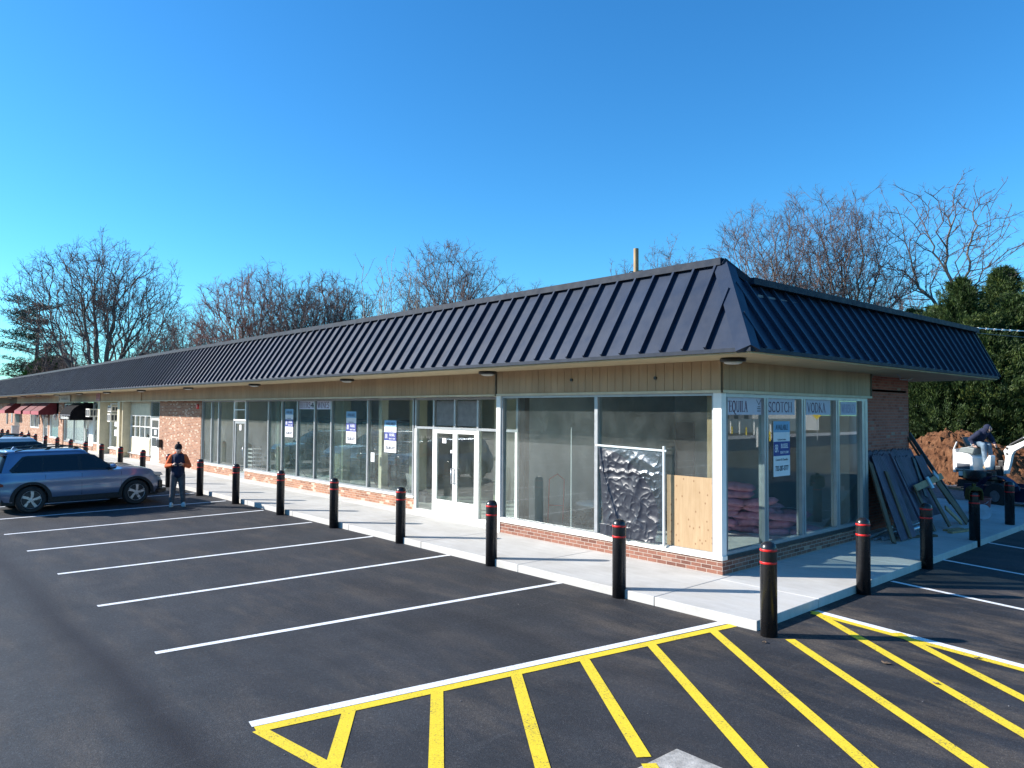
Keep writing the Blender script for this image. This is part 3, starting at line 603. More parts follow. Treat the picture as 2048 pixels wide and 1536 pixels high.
def serif(word,w,h,mt,parent,loc,axis='x',name='lettering',bold=1.0):
    tot=sum(G[c][0]+.05 for c in word); m=MB(); x=0; sx=w/tot; th=.002
    for c in word:
        gw,st=G[c]
        for pts,t in st:
            for a,b in zip(pts[:-1],pts[1:]):
                ax,az,bx,bz=(x+a[0])*sx,a[1]*h,(x+b[0])*sx,b[1]*h
                dx,dz=bx-ax,bz-az; L=math.hypot(dx,dz) or 1; tt=t*bold; nx,nz=-dz/L*tt*h/2,dx/L*tt*h/2
                ex,ez=dx/L*t*h*.2,dz/L*t*h*.2
                P=[(ax-nx-ex,az-nz-ez),(ax+nx-ex,az+nz-ez),(bx+nx+ex,bz+nz+ez),(bx-nx+ex,bz-nz+ez)]
                if axis=='x': m.prism(P,th,'y',0)
                else: m.prism(P,th,'x',0)
        x+=gw+.05
    o=m.build(name,mt,parent,recalc=False); o.location=loc; return o
M['signface']=pm('sign_white_film',(.50,.50,.60),.6,0,.04); M['signface2']=pm('sign_white_film_bright',(.62,.60,.68),.6,0,.04); M['purple']=pm('plum_lettering',(.09,.015,.06),.6,0,.05)
M['faded']=pm('faded_lettering',(.30,.26,.42),.6,0,.05)
def bannerS(word,y0,y1,z0,z1,ws,we,label,mt='purple',extra=None):     # on the side window, seen from +x
    t=thing('window_sign',label,'sign',(0,0,0),0,'liquor words along the top of the windows')
    MB().box(-.0505,-.0475,y0,y1,z0,z1).build('sign_panel',M['signface'],t)
    serif(word,we-ws,(z1-z0)*.62,M[mt],t,(-.0465,ws,z0+(z1-z0)*.17),'y',bold=1.25)
    if extra: extra(t)
    return t
def teq(t):
    MB().bar((-.046,1.20,3.07),(-.046,1.28,2.98),.012,.002,(1,0,0)).bar((-.046,1.28,2.98),(-.046,1.36,3.07),.012,.002,(1,0,0)).box(-.047,-.045,1.22,1.34,2.90,2.915).box(-.047,-.045,1.22,1.34,2.86,2.875).box(-.047,-.045,1.24,1.32,2.935,2.95).build('emblem',M['indark'],t)
bannerS('TEQUILA',.175,1.375,2.80,3.10,.19,.90,'white strip sign with plum TEQUILA lettering in the pane next to the corner',extra=teq)
bannerS('SCOTCH',1.56,2.62,2.80,3.10,1.62,2.52,'white strip sign with plum SCOTCH lettering above the real estate sign')
bannerS('VODKA',3.08,4.14,2.80,3.10,3.13,3.92,'strip sign with plum VODKA lettering in the third side pane')
bannerS('WHISKEY',4.62,5.40,2.80,3.08,4.66,5.34,'strip sign with pale WHISKEY lettering in the last side pane','faded')
def bannerF(word,x0,x1,label,extra=None,wf=.8):
    t=thing('window_sign',label,'sign',(0,0,0),0,'liquor words along the top of the windows')
    y=YL+.04; MB().box(x0,x1,y+.002,y+.005,2.84,3.11).build('sign_panel',M['signface2'],t)
    serif(word,(x1-x0)*wf,.19,M['purple'],t,(x0+.05,y-.002,2.885),bold=1.7); 
    if extra: extra(t,x0,x1,y)
def beer(t,x0,x1,y): MB().box(x1-.26,x1-.04,y,y+.002,2.94,2.99).box(x1-.20,x1-.02,y,y+.002,2.90,2.93).ell((x1-.12,y,3.02),(.06,.002,.03)).build('emblem',M['indark'],t)
bannerF('BEERS',-16.86,-15.78,'white strip sign with plum BEERS lettering and a small dark emblem',beer,.70)
bannerF('WINES',-15.60,-14.64,'white strip sign with plum WINES lettering right of the BEERS sign',None,.82)
# ================================================================ REAL ESTATE SIGNS
M['navy']=pm('navy_print',(.02,.035,.22),.6,0,.03); M['skyblue']=pm('light_blue_print',(.17,.36,.55),.6,0,.03); M['paper']=pm('white_print',(.70,.71,.74),.6,0,.03); M['ink']=pm('black_print',(.02,.03,.06),.6,0,.03)
def avail(w,h,label,loc,rz,blue=True,names=True):
    t=thing('real_estate_sign',label,'sign',loc,rz,'AVAILABLE signs stuck in the windows')
    MB().box(-w/2,w/2,-.002,.001,0,h).build('sign_panel',M['paper'],t)
    MB().box(-w/2,w/2,-.0035,-.002,h*.80,h).build('top_band',M['skyblue'],t)
    MB().box(-w/2,w/2,-.0035,-.002,h*.37,h*.63).build('navy_band',M['navy'],t)
    y=-.0045
    text('AVAILABLE',h*.135,M['ink'],t,(0,y,h*.885),sx=w*.94/(h*.135*6.15),bold=.002)
    text('Exclusive Broker',h*.045,M['ink'],t,(0,y,h*.665),sx=1.0)
    text('BUSSEL',h*.115,M['paper'],t,(w*.16,y,h*.545),sx=w*.58/(h*.115*4.15),bold=.0015)
    text('REALTY CORP.',h*.062,M['paper'],t,(w*.16,y,h*.43),sx=w*.58/(h*.062*7.4),bold=.001)
    text('R',h*.20,M['paper'],t,(-w*.27,y,h*.50),sx=.62,name='emblem'); text('B',h*.20,M['paper'],t,(-w*.375,y-.0005,h*.50),sx=-.62,name='emblem')
    if names: text('Connor & Chandler',h*.06,M['ink'],t,(0,y,h*.30),sx=w*.8/(h*.06*8.6))
    text('732-287-3777',h*.125,M['ink'],t,(0,y,h*.14),sx=w*.92/(h*.125*6.6),bold=.003)
    return t
avail(.62,1.02,'AVAILABLE real estate sign in the shaded side window under the SCOTCH strip',(-.045,2.10,1.66),R(90))
avail(.60,.98,'AVAILABLE real estate sign in the sunlit wide pane, middle of the front windows',(-13.35,YL+.035,1.80),0,names=False)
avail(.62,.92,'AVAILABLE real estate sign lowest of the front ones, just left of the glass doors',(-11.15,YL+.035,1.62),0,names=False)
avail(.62,.98,'AVAILABLE real estate sign left of the BEERS strip, smallest in view',(-17.62,YL+.035,1.86),0,names=False)
def note(label,x,y,z,w=.2,h=.26,axis=0):
    o=MB().box(-w/2,w/2,-.002,0,-h/2,h/2).build('paper_note',M['paper']); o.location=(x,y,z); tag(o,label,'notice')
note('small white paper notice at the left edge of the pane beside the glass doors',-12.1,YL+.045,1.44,.2,.27)
note('white paper notice on the left leaf of the glass double doors',-8.58,YL+.025,2.05,.17,.13); note('small square sticker near the middle of the glass double doors',-8.28,YL+.025,1.78,.07,.08)
note('white notice on the single shop door',-21.9,YL+.03,2.1,.2,.22); note('white notice on the door with the white lower panel',-32.6,YL+.03,1.62,.35,.24)
# ================================================================ PLASTIC SHEET, PLYWOOD
def plastic():
    t=thing('plastic_cover','crinkled black plastic sheet taped over the broken window','plastic sheet',(-2.70,-.03,.49))
    Wd,Hh=1.55,1.66; NX,NZ=150,160
    arcp=[(0,.985),(.10,.985),(.25,.95),(.36,.90),(.47,.83),(.58,.75),(.68,.64),(.76,.53),(.81,.42),(.835,.28),(.83,.16),(.80,.03)]
    def inside(u,v):
        if v>.985: return False
        for (a,b),(c,d) in zip(arcp[:-1],arcp[1:]):
            if d<=v<=b+1e-9: return u< a+(c-a)*((b-v)/max(b-d,1e-6))
        return u<.80
    def left(v): return .0+.10*max(0,1-v)**.8-.06*(v<.12)
    nz=lambda x,y,s: noise.noise(Vector((x*s,y*s,s*1.7)))
    dark=MB(); clear=MB(); vs=[]
    for j in range(NZ+1):
        for i in range(NX+1):
            u=i/NX; v=j/NZ; lx=left(v); x=(lx+(1-lx)*u)*Wd; z=v*Hh
            r=1-abs(nz(x*1.2,z*.7,2.0)); r2=1-abs(nz(x+9,z*.8,3.7)); r3=1-abs(nz(x-4,z+3,8))
            d=.020*r**5+.011*r2**6+.009*r3**5
            d+=.05*max(0,1-v*3.5)*(.5+nz(x,z,4)); d*=min(1,u*8,(1-u)*9,(1-v)*10)+.05
            ridge=abs((x-.42)-.55*(1.0-v)*.75) ; d+=.03*math.exp(-((x-(.06+.62*(1-v)**1.4))/.03)**2)
            d+=.02*math.exp(-((z-1.22-.02*math.sin(x*23))/.035)**2)
            vs.append((x,-.004-d,z))
    fd=[];fc=[]
    for j in range(NZ):
        for i in range(NX):
            q=(j*(NX+1)+i,j*(NX+1)+i+1,(j+1)*(NX+1)+i+1,(j+1)*(NX+1)+i)
            (fd if inside((i+.5)/NX*.9+left((j+.5)/NZ)*.1+.0,(j+.5)/NZ) else fc).append(q)
    dark.add(vs,fd); clear.add(vs,fc)
    k=NT('black_sheeting'); k.bsdf((.009,.013,.026),.42,0,.6,k.bump(k.noise(k.coord(),9,4,.6),.35,.012)); do=dark.build('black_sheet',k.m,t,smooth=True)
    k=NT('clear_sheeting'); tr=k.n('BsdfTransparent'); tr.inputs[0].default_value=(.62,.68,.70,1); gl=k.n('BsdfGlossy'); gl.inputs['Roughness'].default_value=.3; gl.inputs[0].default_value=(.8,.86,.95,1)
    nb=k.bump(k.noise(k.coord(),18,4,.6),.5,.01); k.l(nb,gl.inputs['Normal']); df=k.n('BsdfDiffuse'); df.inputs[0].default_value=(.12,.15,.18,1)
    a=k.n('MixShader'); a.inputs[0].default_value=.10; b=k.n('MixShader'); b.inputs[0].default_value=.12; k.l(tr.outputs[0],a.inputs[1]); k.l(gl.outputs[0],a.inputs[2]); k.l(a.outputs[0],b.inputs[1]); k.l(df.outputs[0],b.inputs[2]); k.l(b.outputs[0],k.out.inputs[0])
    clear.build('clear_sheet',k.m,t,smooth=True)
    bt=pm('pale_batten',(.55,.60,.62),.5,0,.05)
    MB().bar((-.03,-.03,1.70),(1.62,-.03,1.66),.03,.035,(0,0,1)).build('batten',bt,t); MB().box(1.55,1.585,-.05,-.01,-.03,1.74).build('batten',bt,t)
plastic()
o=MB().box(-.49,.49,0,.012,0,1.245).build('plywood_board',M['ply']); o.location=(-.655,.045,.478); tag(o,'tan knotty plywood board closing the lower right of the corner window','board')
o=MB().box(-.45,-.25,.25,.33,.135,3.3).build('timber_post',M['wood3']); tag(o,'bare timber post inside the corner window above the plywood','post')
o=MB().box(-5.42,-5.25,.4,.55,.135,3.3).build('timber_post',M['wood2']); tag(o,'brown timber stud inside the left edge of the corner window','post')
# ================================================================ INTERIOR CLUTTER
random.seed(11)
ins=MB(); 
def batt(seed):
    rnd=random.Random(seed); m=MB(); NX,NY=9,6; L,Wd,H=.78,.42,.17
    # pillow-like bag: two grids meeting on the rim
    top=[];bot=[]
    for j in range(NY+1):
        for i in range(NX+1):
            u=i/NX*2-1; v=j/NY*2-1; e=(1-abs(u)**5)**.5*(1-abs(v)**4)**.5 if abs(u)<1 and abs(v)<1 else 0
            n=noise.noise(Vector((u*2.2+seed*7,v*2.2,seed)))*.35
            top.append((u*L/2,v*Wd/2,H/2*e*(1+n)+0.0)); bot.append((u*L/2,v*Wd/2,-H/2*e*(1-n*.4)))
    fs=[]; w=NX+1
    for j in range(NY):
        for i in range(NX):
            a=j*w+i; fs.append((a,a+1,a+w+1,a+w)); fs.append((a+len(top),a+w+len(top),a+w+1+len(top),a+1+len(top)))
    m.add(top+bot,fs); return m
M['pink']=pm('pink_insulation',(.60,.26,.36),.8,0,.22,5,.5,30)
protos=[]
for s in range(4):
    o=batt(s).build('insulation_bag',M['pink'],smooth=True)
    o.modifiers.new('w','WELD').merge_threshold=.001
    tag(o,'pink bag of insulation in the heap behind the side windows','insulation',"pink insulation bags heaped inside"); protos.append(o)
n=0
for layer in range(7):
    ys=4.0-layer*.04; span=2.5-layer*.26
    for k in range(max(1,int(span/.62))):
        for r in range(2 if layer<4 else 1):
            o=protos[n] if n<4 else protos[n%4].copy()
            if n>=4: C.objects.link(o)
            o.location=(-2.62+layer*.11+k*.56+random.uniform(-.06,.06),ys+r*.5+random.uniform(-.05,.05)+.25*k,.22+layer*.165+random.uniform(-.01,.01))
            o.rotation_euler=(random.uniform(-.12,.12),random.uniform(-.15,.15),random.uniform(-.35,.35)+.25); n+=1
def simple(name,label,cat,fn,mt,loc=(0,0,0),rz=0,**k):
    m=MB(); fn(m); o=m.build(name,mt,**k); o.location=loc; o.rotation_euler=(0,0,rz); return tag(o,label,cat)
simple('rubble_sack','pale sack on a heap of dark rubble behind the corner window','sack',lambda m:[m.ell((0,0,.52),(.42,.25,.09)),m.ell((.2,.1,.58),(.2,.18,.07))],M['paper'],(-4.9,2.2,.13),smooth=True)
def heap(m):
    rnd=random.Random(2)
    for i in range(26): m.ell((rnd.uniform(-.7,.7),rnd.uniform(-.4,.4),rnd.uniform(.0,.32)),(rnd.uniform(.12,.28),rnd.uniform(.1,.2),rnd.uniform(.06,.16)),7,5)
simple('rubble_heap','low heap of dark rubble on the floor behind the corner window','rubble',heap,M['indark'],(-4.7,2.2,.13))
t=thing('hand_truck','red hand truck standing inside the corner window','hand truck',(-5.35,1.5,.13),R(30))
m=MB(); m.tube([(-.18,0,.1),(-.18,.12,1.1),(0,.2,1.22),(.18,.12,1.1),(.18,0,.1)],.018); m.tube([(-.18,.05,.5),(.18,.05,.5)],.014); m.box(-.2,.2,-.25,0,.02,.035); m.build('frame',pm('red_enamel',(.35,.04,.03),.5),t,smooth='auto')
for s in(-.22,.22): MB().lathe([(.02,-.03),(.11,-.03),(.11,.03),(.02,.03)],(s,.06,.11),'x',16).build('wheel',M['rubber'],t,smooth='auto')
o=MB().tube([(0,0,.14),(0,0,2.5)],.012).build('light_pole',M['white']); o.location=(-4.0,.6,0); tag(o,'thin white pole standing upright inside the large corner pane','pole')
for x_ in (-12.0,-14.28,-18.98,-24.6): MB().box(x_-.09,x_+.09,.88,1.10,.135,3.35).build('interior_column',M['inwall'],B)
# left shop: refrigerators, shelves, boards
M['fridge']=pm('fridge_glass_blue',(.06,.16,.21),.25,0,.3,3,.1,10,coat=.3)
fz=thing('drinks_cooler','tall blue glass-fronted drinks cooler behind the BEERS and WINES panes','cooler',(-18.6,4.6,.135))
MB().box(-2.6,2.6,.1,.8,0,2.3).build('cabinet',M['indark'],fz)
for i in range(6): 
    MB().box(-2.55+i*.86,-1.75+i*.86,.07,.10,.12,2.2).build('door',M['fridge'],fz)
m=MB()
for i in range(6):
    for j in range(7): m.box(-2.5+i*.86,-1.8+i*.86,.055,.069,.35+j*.26,.365+j*.26)
m.build('shelf_edges',M['galv'],fz)
fz2=dup(fz,(-24.3,4.6,.135),0,'tall blue glass-fronted drinks cooler farther left behind the single shop door')
st=thing('stacked_stools','stack of pale trays on a rack inside the left end of the glass shopfront','rack',(-24.2,2.2,.135))
m=MB()
for j in range(6): m.box(-.35,.35,-.2,.2,.1+j*.17,.15+j*.17)
m.build('tray',M['paper'],st); MB().box(-.34,-.31,-.2,-.17,0,1.1).box(.31,.34,-.2,-.17,0,1.1).box(-.34,-.31,.17,.2,0,1.1).box(.31,.34,.17,.2,0,1.1).build('rack_frame',M['indark'],st)
for i,(x,y,rz,l) in enumerate([(-20.9,1.6,.4,'white board lying tilted behind the pane right of the single shop door'),(-19.9,2.0,-.3,'second white board lying on the floor left of the broomstick'),(-17.7,1.9,.2,'pale board lying on the floor behind the pane with the smallest AVAILABLE sign')]):
    o=MB().box(-.5,.5,-.3,.3,0,.03).build('board',M['paper']); o.location=(x,y,.30); o.rotation_euler=(R(22),R(-8),rz); tag(o,l,'board')
o=MB().tube([(-19.0,1.3,1.25),(-17.9,1.7,.15)],.022).build('broomstick',M['indark']); tag(o,'dark stick leaning inside the shopfront left of the BEERS pane','stick')
def coat(m):
    m.ell((0,0,1.0),(.26,.16,.35)); m.ell((.22,.05,.85),(.24,.15,.42)); m.ell((-.18,0,1.36),(.12,.1,.15)); m.ell((.05,.0,.6),(.3,.2,.35)); m.ell((.3,-.05,.55),(.2,.18,.35))
simple('coat','dark brown rounded lumps behind the pane with the upper AVAILABLE sign','coat',coat,pm('brown_lump',(.055,.035,.03),.9,0,.3,8,.6,20),(-13.9,2.1,.0),smooth=True)  # dark brown rounded lumps standing behind the glass
def bush(m):
    rnd=random.Random(5)
    for i in range(60): m.ell((rnd.gauss(0,.14),rnd.gauss(0,.14),.15+rnd.random()*.6),(rnd.uniform(.03,.08),rnd.uniform(.03,.08),rnd.uniform(.03,.07)),5,4)
simple('plastic_bundle','crumpled pale plastic bundle on the floor behind the WINES pane','bundle',bush,pm('crumpled_plastic',(.55,.58,.48),.5,0,.2,9),(-14.85,1.15,.13))
m=MB()
for k in range(7):
    a=-10.35-.05*k; m.tube([(a,.9,1.05),(a-.05,1.0,.75),(a-.15-.05*k,1.1,.42),(a-.5-.25*k,1.2,.2),(a-1.2-.22*k,1.3,.22)],.008,5)
tag(m.build('cable_bundle',M['white'],smooth=True),'loose white cables hanging inside the pane left of the entrance','cable')
simple('tool_box','low dark tool box with clutter behind the pane left of the entrance','tool box',lambda m:[m.box(-.5,.1,-.2,.2,.13,.42),m.box(.2,.7,-.15,.2,.13,.33),m.ell((.4,0,.40),(.2,.1,.08))],M['indark'],(-11.6,1.9,0))
# ================================================================ THINGS ON THE LEFT SHOPS
def awning(name,label,xc,w,proj,z1,z0,mt,valh=.24,curved=False,word=None,gcol=None):
    t=thing(name,label,'awning',(xc,YL,0),0,'maroon awnings' if not curved else None)
    m=MB()
    if curved:
        pr=[(0,z1)]+[(-proj*math.sin(R(a)), z0+(z1-z0)*(math.cos(R(a)))) for a in range(12,79,11)]+[(-proj,z0)]
    else: pr=[(0,z1),(-.12,z1),(-proj,z0),(-proj,z0)]
    pr=pr[:len(pr)]; full=pr+[(-proj,z0-valh),(0,z0-valh)]
    if not curved: full=[(0,z1),(-.12,z1),(-proj,z0),(-proj,z0-valh),(0,z0-valh)]
    m.prism(full,w,'x',-w/2); m.build('canopy',M[mt],t)
    MB().box(-w/2-.005,w/2+.005,-proj-.012,-proj-.001,z0-valh,z0).build('valance',gcol or M[mt],t)
    if word: text(word,valh*.95,M['white'],t,(0,-proj-.016,z0-valh*.5),sx=w*.94/(valh*.95*len(word)*.56),bold=.004)
    return t
M['maroon']=pm('maroon_canvas',(.12,.012,.02),.8,0,.15,4,.2,30); M['maroon2']=pm('maroon_canvas_bright',(.30,.04,.06),.75,0,.1,4)
M['blackcanvas']=pm('black_canvas',(.007,.007,.010),.95,0,.15,4,.2,30,spec=.1)
for i,(x,l) in enumerate([(-57.3,'maroon awning over the teal window, nearest of the close trio'),(-60.6,'maroon awning over the white door, middle of the close trio'),(-64.6,'maroon awning over the small white window, far end of the close trio'),(-72.6,'single maroon awning over the dark far doorway')]):
    awning('maroon_awning',l,x,3.0,1.15,3.38,2.55,'maroon',.26,gcol=M['maroon2'])
a=awning('black_awning','black curved awning with white lettering on its valance',-46.6,2.9,1.25,3.15,2.35,'blackcanvas',.30,True,'Endodontics')
MB().prism([(-1.06,2.66),(-1.245,2.36),(-1.255,2.355),(-1.07,2.67)],2.9,'x',-1.45).build('pale_panel',pm('grey_canvas',(.33,.36,.42),.7),a)
t=thing('shop_sign','pale box sign with a dark emblem and grey lettering above the blinds window','sign',(-50.9,.21,3.44))
MB().box(-1.7,1.7,-.06,0,-.21,.21).build('sign_panel',pm('pale_sign',(.42,.41,.39),.6),t); MB().prism([(-1.6,-.14),(-1.5,.14),(-1.38,-.14)],.006,'y',-.067).build('emblem',M['ink'],t)
text('Endodontics',.34,pm('grey_print',(.14,.14,.15),.6),t,(.15,-.065,0),sx=1.35)
t=thing('pink_sign','small pink sign fixed above the doors beside the black awning','sign',(-42.0,.21,3.46)); MB().box(-.45,.45,-.02,0,-.22,.22).build('sign_panel',pm('pink_sign',(.40,.20,.22),.6),t); MB().box(-.38,.38,-.024,-.02,-.12,.14).build('print_block',pm('rose_print',(.28,.10,.13),.6),t)
def ac(label,x,z,w=.8,h=.5,dz=0):
    t=thing('air_conditioner',label,'air conditioner',(x,YL,z),0,'window air conditioners')
    MB().box(-w/2,w/2,-.55,0,-h/2,h/2).build('casing',M['sill'],t,bevel=.01)
    MB().box(-w/2+.06,-.04,-.558,-.551,-h/2+.06,h/2-.06).box(.04,w/2-.06,-.558,-.551,-h/2+.06,h/2-.06).build('grille',M['indark'],t)
    m=MB()
    for i in range(3): m.box(w/2,w/2+.004,-.48+i*.16,-.36+i*.16,-h/2+.08,h/2-.08)
    m.build('side_vent',M['indark'],t)
ac('pale air conditioner in the wall beside the black awning',-44.0,2.52,.9,.5); ac('pale box of an air conditioner high between the two beige columns',-39.0,2.78,.7,.36); ac('second air conditioner below the high box between the beige columns',-39.1,2.28,.62,.46)
simple('mail_box','small black mailbox on the brick wall beside the white-panelled door','mailbox',lambda m:[m.box(-.14,.14,-.16,0,-.19,.19),m.box(-.15,.15,-.18,0,.19,.21)],M['black'],(-31.45,YL-.02,1.10),bevel=.01)
simple('alarm_bell','small dark red alarm box high on the brick wall','alarm',lambda m:[m.lathe([(0,-.07),(.10,-.06),(.12,0)],(0,0,0),'y',16)],M['red'],(-26.5,YL-.02,2.92))
lt2=thing('wall_lantern','','lantern',(-58.7,YL,2.15),0,'dark wall lanterns by the maroon awnings')
MB().box(-.08,.08,-.35,0,.2,.24).box(-.02,.02,-.06,0,-.1,.3).build('bracket',M['darkmetal'],lt2); MB().lathe([(.05,-.18),(.13,.0),(.15,.12),(.03,.22)],(0,-.32,-.02),n=6).build('lamp_body',M['galv'],lt2)
lt2['label']='wall lantern on the brick right of the white door'
dup(lt2,(-61.6,YL,2.15),0,'wall lantern on the brick left of the white door'); dup(lt2,(-54.3,YL-.05,2.15),0,'wall lantern on the brick pier right of the teal window')
simple('trash_can','slim dark grey bin with pale lid by the far doorway','bin',lambda m:[m.box(-.25,.25,-.25,.25,.13,1.2),m.box(-.28,.28,-.28,.28,1.2,1.28)],M['galv'],(-67.5,-.2,0))
simple('wall_sconce','tall dark plaque on the far brick wall','plaque',lambda m:[m.box(-.35,.35,-.05,0,-.75,.75)],M['indark'],(-78,YL,2.0))
simple('wall_sconce','small grey panel beside the tall dark plaque on the far brick wall','plaque',lambda m:[m.box(-.3,.3,-.04,0,-.5,.5)],M['galv'],(-75.3,YL,1.9))
for i,(x,z,l) in enumerate([(-39.9,1.95,'upper white notice in the window between the beige columns'),(-39.9,1.40,'lower white notice in the window between the beige columns')]):
    note(l,x,YL+.03,z,.55,.36)
t=thing('roof_vent','white mushroom-shaped vent on the far flat roof','vent',(-70.9,2.6,4.88))
MB().lathe([(.28,0),(.28,.6),(.26,.7)],n=20).build('pipe',M['white'],t,smooth='auto'); MB().lathe([(.44,.62),(.46,.80),(.38,.96),(.2,1.02),(0,1.04)],n=24).build('cap',M['white'],t,smooth='auto')
# bullet holes / small fixtures on fascia
for i,(x,z) in enumerate([(-1.33,3.45),(-3.4,3.47)]): simple('pipe_outlet',['small dark pipe outlet in the fascia above the plywood','small dark outlet in the fascia left of centre of the corner bay'][i],'outlet',lambda m:m.lathe([(.012,-.03),(.03,-.03),(.03,0)],(0,0,0),'y',12),M['black'],(x,-.034,z))
tag(MB().tube([(.5,6.2,3.70),(.45,6.5,3.66),(.38,6.7,3.60),(.44,7.0,3.60),(.5,7.1,3.66)],.008,5).build('loose_wire',M['galv'],smooth=True),'loose wire hanging from the soffit over the side brick wall','wire')
# ================================================================ SALVAGED TIMBER LEANING ON THE SIDE WALL
def lean(y,z,off=0):                          # point on the leaning plane
    return Vector((.72-(z-.13)*.49+off*.9,y,z+off*.44))
LN=Vector((.90,0,.44))
def pickets(label,y0,y1,zt,zb,off,mt,sk=-.35,gap=.006,w=.088,point=True,rails=True):
    t=thing('fence_panel',label,'fence panel',(0,0,0),0,'fence panels leaning on the brick side wall')
    m=MB(); y=y0; i=0
    while y+w<=y1+.01:
        s=lambda z:(zt-z)*sk/1.7; dz=random.uniform(-.03,.03)
        def q(yy,zz,o): return lean(yy+s(zz),zz,o)
        a=[q(y,zb,off),q(y+w-gap,zb,off),q(y+w-gap,zt-.05+dz,off),q(y+w*.5,zt+dz,off) if point else q(y+w*.5,zt-.05+dz,off),q(y,zt-.05+dz,off)]
        b=[p+LN*.018 for p in a]; n=5
        m.add(a+b,[tuple(range(n)),tuple(range(n,2*n))[::-1]]+[(k,(k+1)%n,n+(k+1)%n,n+k) for k in range(n)]); y+=w; i+=1
    m.build('pickets',mt,t)
    if rails:
        m=MB()
        for z in (zb+.3,zt-.35): m.bar(lean(y0+(zt-z)*sk/1.7,z,off-.03),lean(y1+(zt-z)*sk/1.7,z,off-.03),.09,.04,LN)
        m.build('rail',M['wood2'],t)
    return t
M['bluewood']=pm('grey_weathered_pickets',(.085,.070,.105),.75,0,.22,5,.4,50,stretch=(1,1,.2))
pickets('long row of grey pointed pickets at the back, against the brick side wall',6.25,9.0,1.99,.45,-.05,M['bluewood'],-.25)
pickets('grey picket panel leaning nearest the side windows',6.3,7.25,1.90,.15,.02,M['bluewood'],-.62)
pickets('bright grey picket panel in the middle of the leaning heap',7.5,8.62,1.84,1.02,.03,M['bluewood'],-.25,point=False)
pickets('narrow grey board panel right of the middle of the leaning heap',8.78,9.30,1.83,1.15,.02,M['bluewood'],-.3,point=False,rails=False)
def plank(label,a,b,w,mt,th=.035,name='plank'):
    m=MB(); m.bar(a,b,w,th,LN); o=m.build(name,mt,bevel=.003); tag(o,label,'plank','planks leaning on the brick side wall'); return o
plank('dark plank nearest the side windows, under the picket panel',lean(6.13,1.74,.0),lean(5.35,.15,.0),.16,M['wood2'])
plank('second dark plank from the side windows',lean(6.55,1.5,.06),lean(6.1,.15,.06),.12,M['wood2'])
plank('long straight beam standing alone in front of the picket panels',lean(7.21,1.86,.09),lean(6.98,.14,.09),.10,M['bluewood'],.05)
plank('long black board rising highest at the wall end',lean(9.15,2.32,.04),lean(9.93,.13,.04),.05,M['indark'],.09)
plank('second dark edge board beside the highest one',lean(9.02,2.26,.0),lean(9.55,.6,.0),.04,M['wood2'],.05)
plank('wide brown plank low at the right end of the heap',lean(9.08,1.13,.12),lean(9.62,.14,.12),.30,M['wood2'])
plank('narrow dark plank left of the wide brown one',lean(8.42,1.02,.10),lean(8.46,.14,.10),.17,M['wood2'])
plank('short light brown plank at the foot of the heap',lean(8.61,.54,.16),lean(9.10,.14,.16),.12,M['wood3'])
plank('dark plank below the bright picket panel',lean(7.75,1.05,.04),lean(7.62,.14,.04),.13,M['wood2'])
plank('dark board crossing the bright picket panel',lean(8.5,1.72,.07),lean(8.05,.85,.07),.13,M['indark'],.03)
plank('tan board lying crosswise over the planks',lean(7.45,1.05,.15),lean(9.5,1.22,.15),.15,M['wood3'])
plank('pale blue painted off-cut in the middle of the heap',lean(8.38,1.24,.19),lean(8.40,.98,.19),.14,pm('pale_blue_paint',(.40,.55,.62),.6))
plank('small pale off-cut above the tan crosswise board',lean(8.98,1.33,.17),lean(9.12,1.17,.17),.15,pm('pale_board',(.35,.40,.45),.6))
def pipe(label,a,b,r):
    tag(MB().tube([a,b],r,14).tube([Vector(a).lerp(Vector(b),.30),Vector(a).lerp(Vector(b),.33)],r*1.18,14).build('metal_pipe',M['galv'],smooth='auto'),label,'pipe','metal pipes lying on the sidewalk')
pipe('upper metal pipe lying on the sidewalk, raised at its far end',(.22,5.25,.20),(.22,8.0,.40),.035); pipe('nearest metal pipe lying on the sidewalk by the side windows',(.42,5.55,.175),(.62,7.7,.30),.045); pipe('thin metal pipe lying between the two thick ones',(.30,5.4,.165),(.42,8.0,.33),.025)
for a,b,w,l in (((.62,6.35,.155),(.95,7.05,.155),.12,'dark short block of wood lying on the sidewalk by the pipes'),((1.02,7.75,.155),(1.25,8.75,.16),.12,'tan short board lying on the sidewalk in front of the heap'),((.85,8.0,.15),(1.0,8.6,.15),.12,'second short board lying just behind the tan one')):
    tag(MB().bar(a,b,w,.045).build('wood_block',M['wood3'] if 'tan' in l else M['wood2']),l,'wood block')
t=thing('bucket','dark red bucket behind the foot of the leaning heap','bucket',(.42,12.1,.13))
MB().lathe([(.22,0),(.28,.45),(.29,.45),(.29,.42),(.27,.40),(.22,.05),(0,.05)],n=20).build('body',pm('red_bucket',(.22,.05,.05),.6),t,smooth='auto'); MB().tube([(-.28,0,.42),(-.2,-.2,.30),(.2,-.2,.30),(.28,0,.42)],.008,5).build('handle',M['galv'],t)
t=thing('cable_reel','small blue and white reel beside the red bucket','reel',(.82,10.9,.13),R(20))
MB().lathe([(.10,-.07),(.19,-.07),(.19,-.05),(.1,-.05),(.1,.05),(.19,.05),(.19,.07),(.1,.07)],(0,0,.19),'y',20).build('flange',pm('white_blue_plastic',(.50,.56,.66),.5),t,smooth='auto'); MB().lathe([(.16,-.05),(.16,.05)],(0,0,.19),'y',20).build('wound_cable',M['navy'],t)
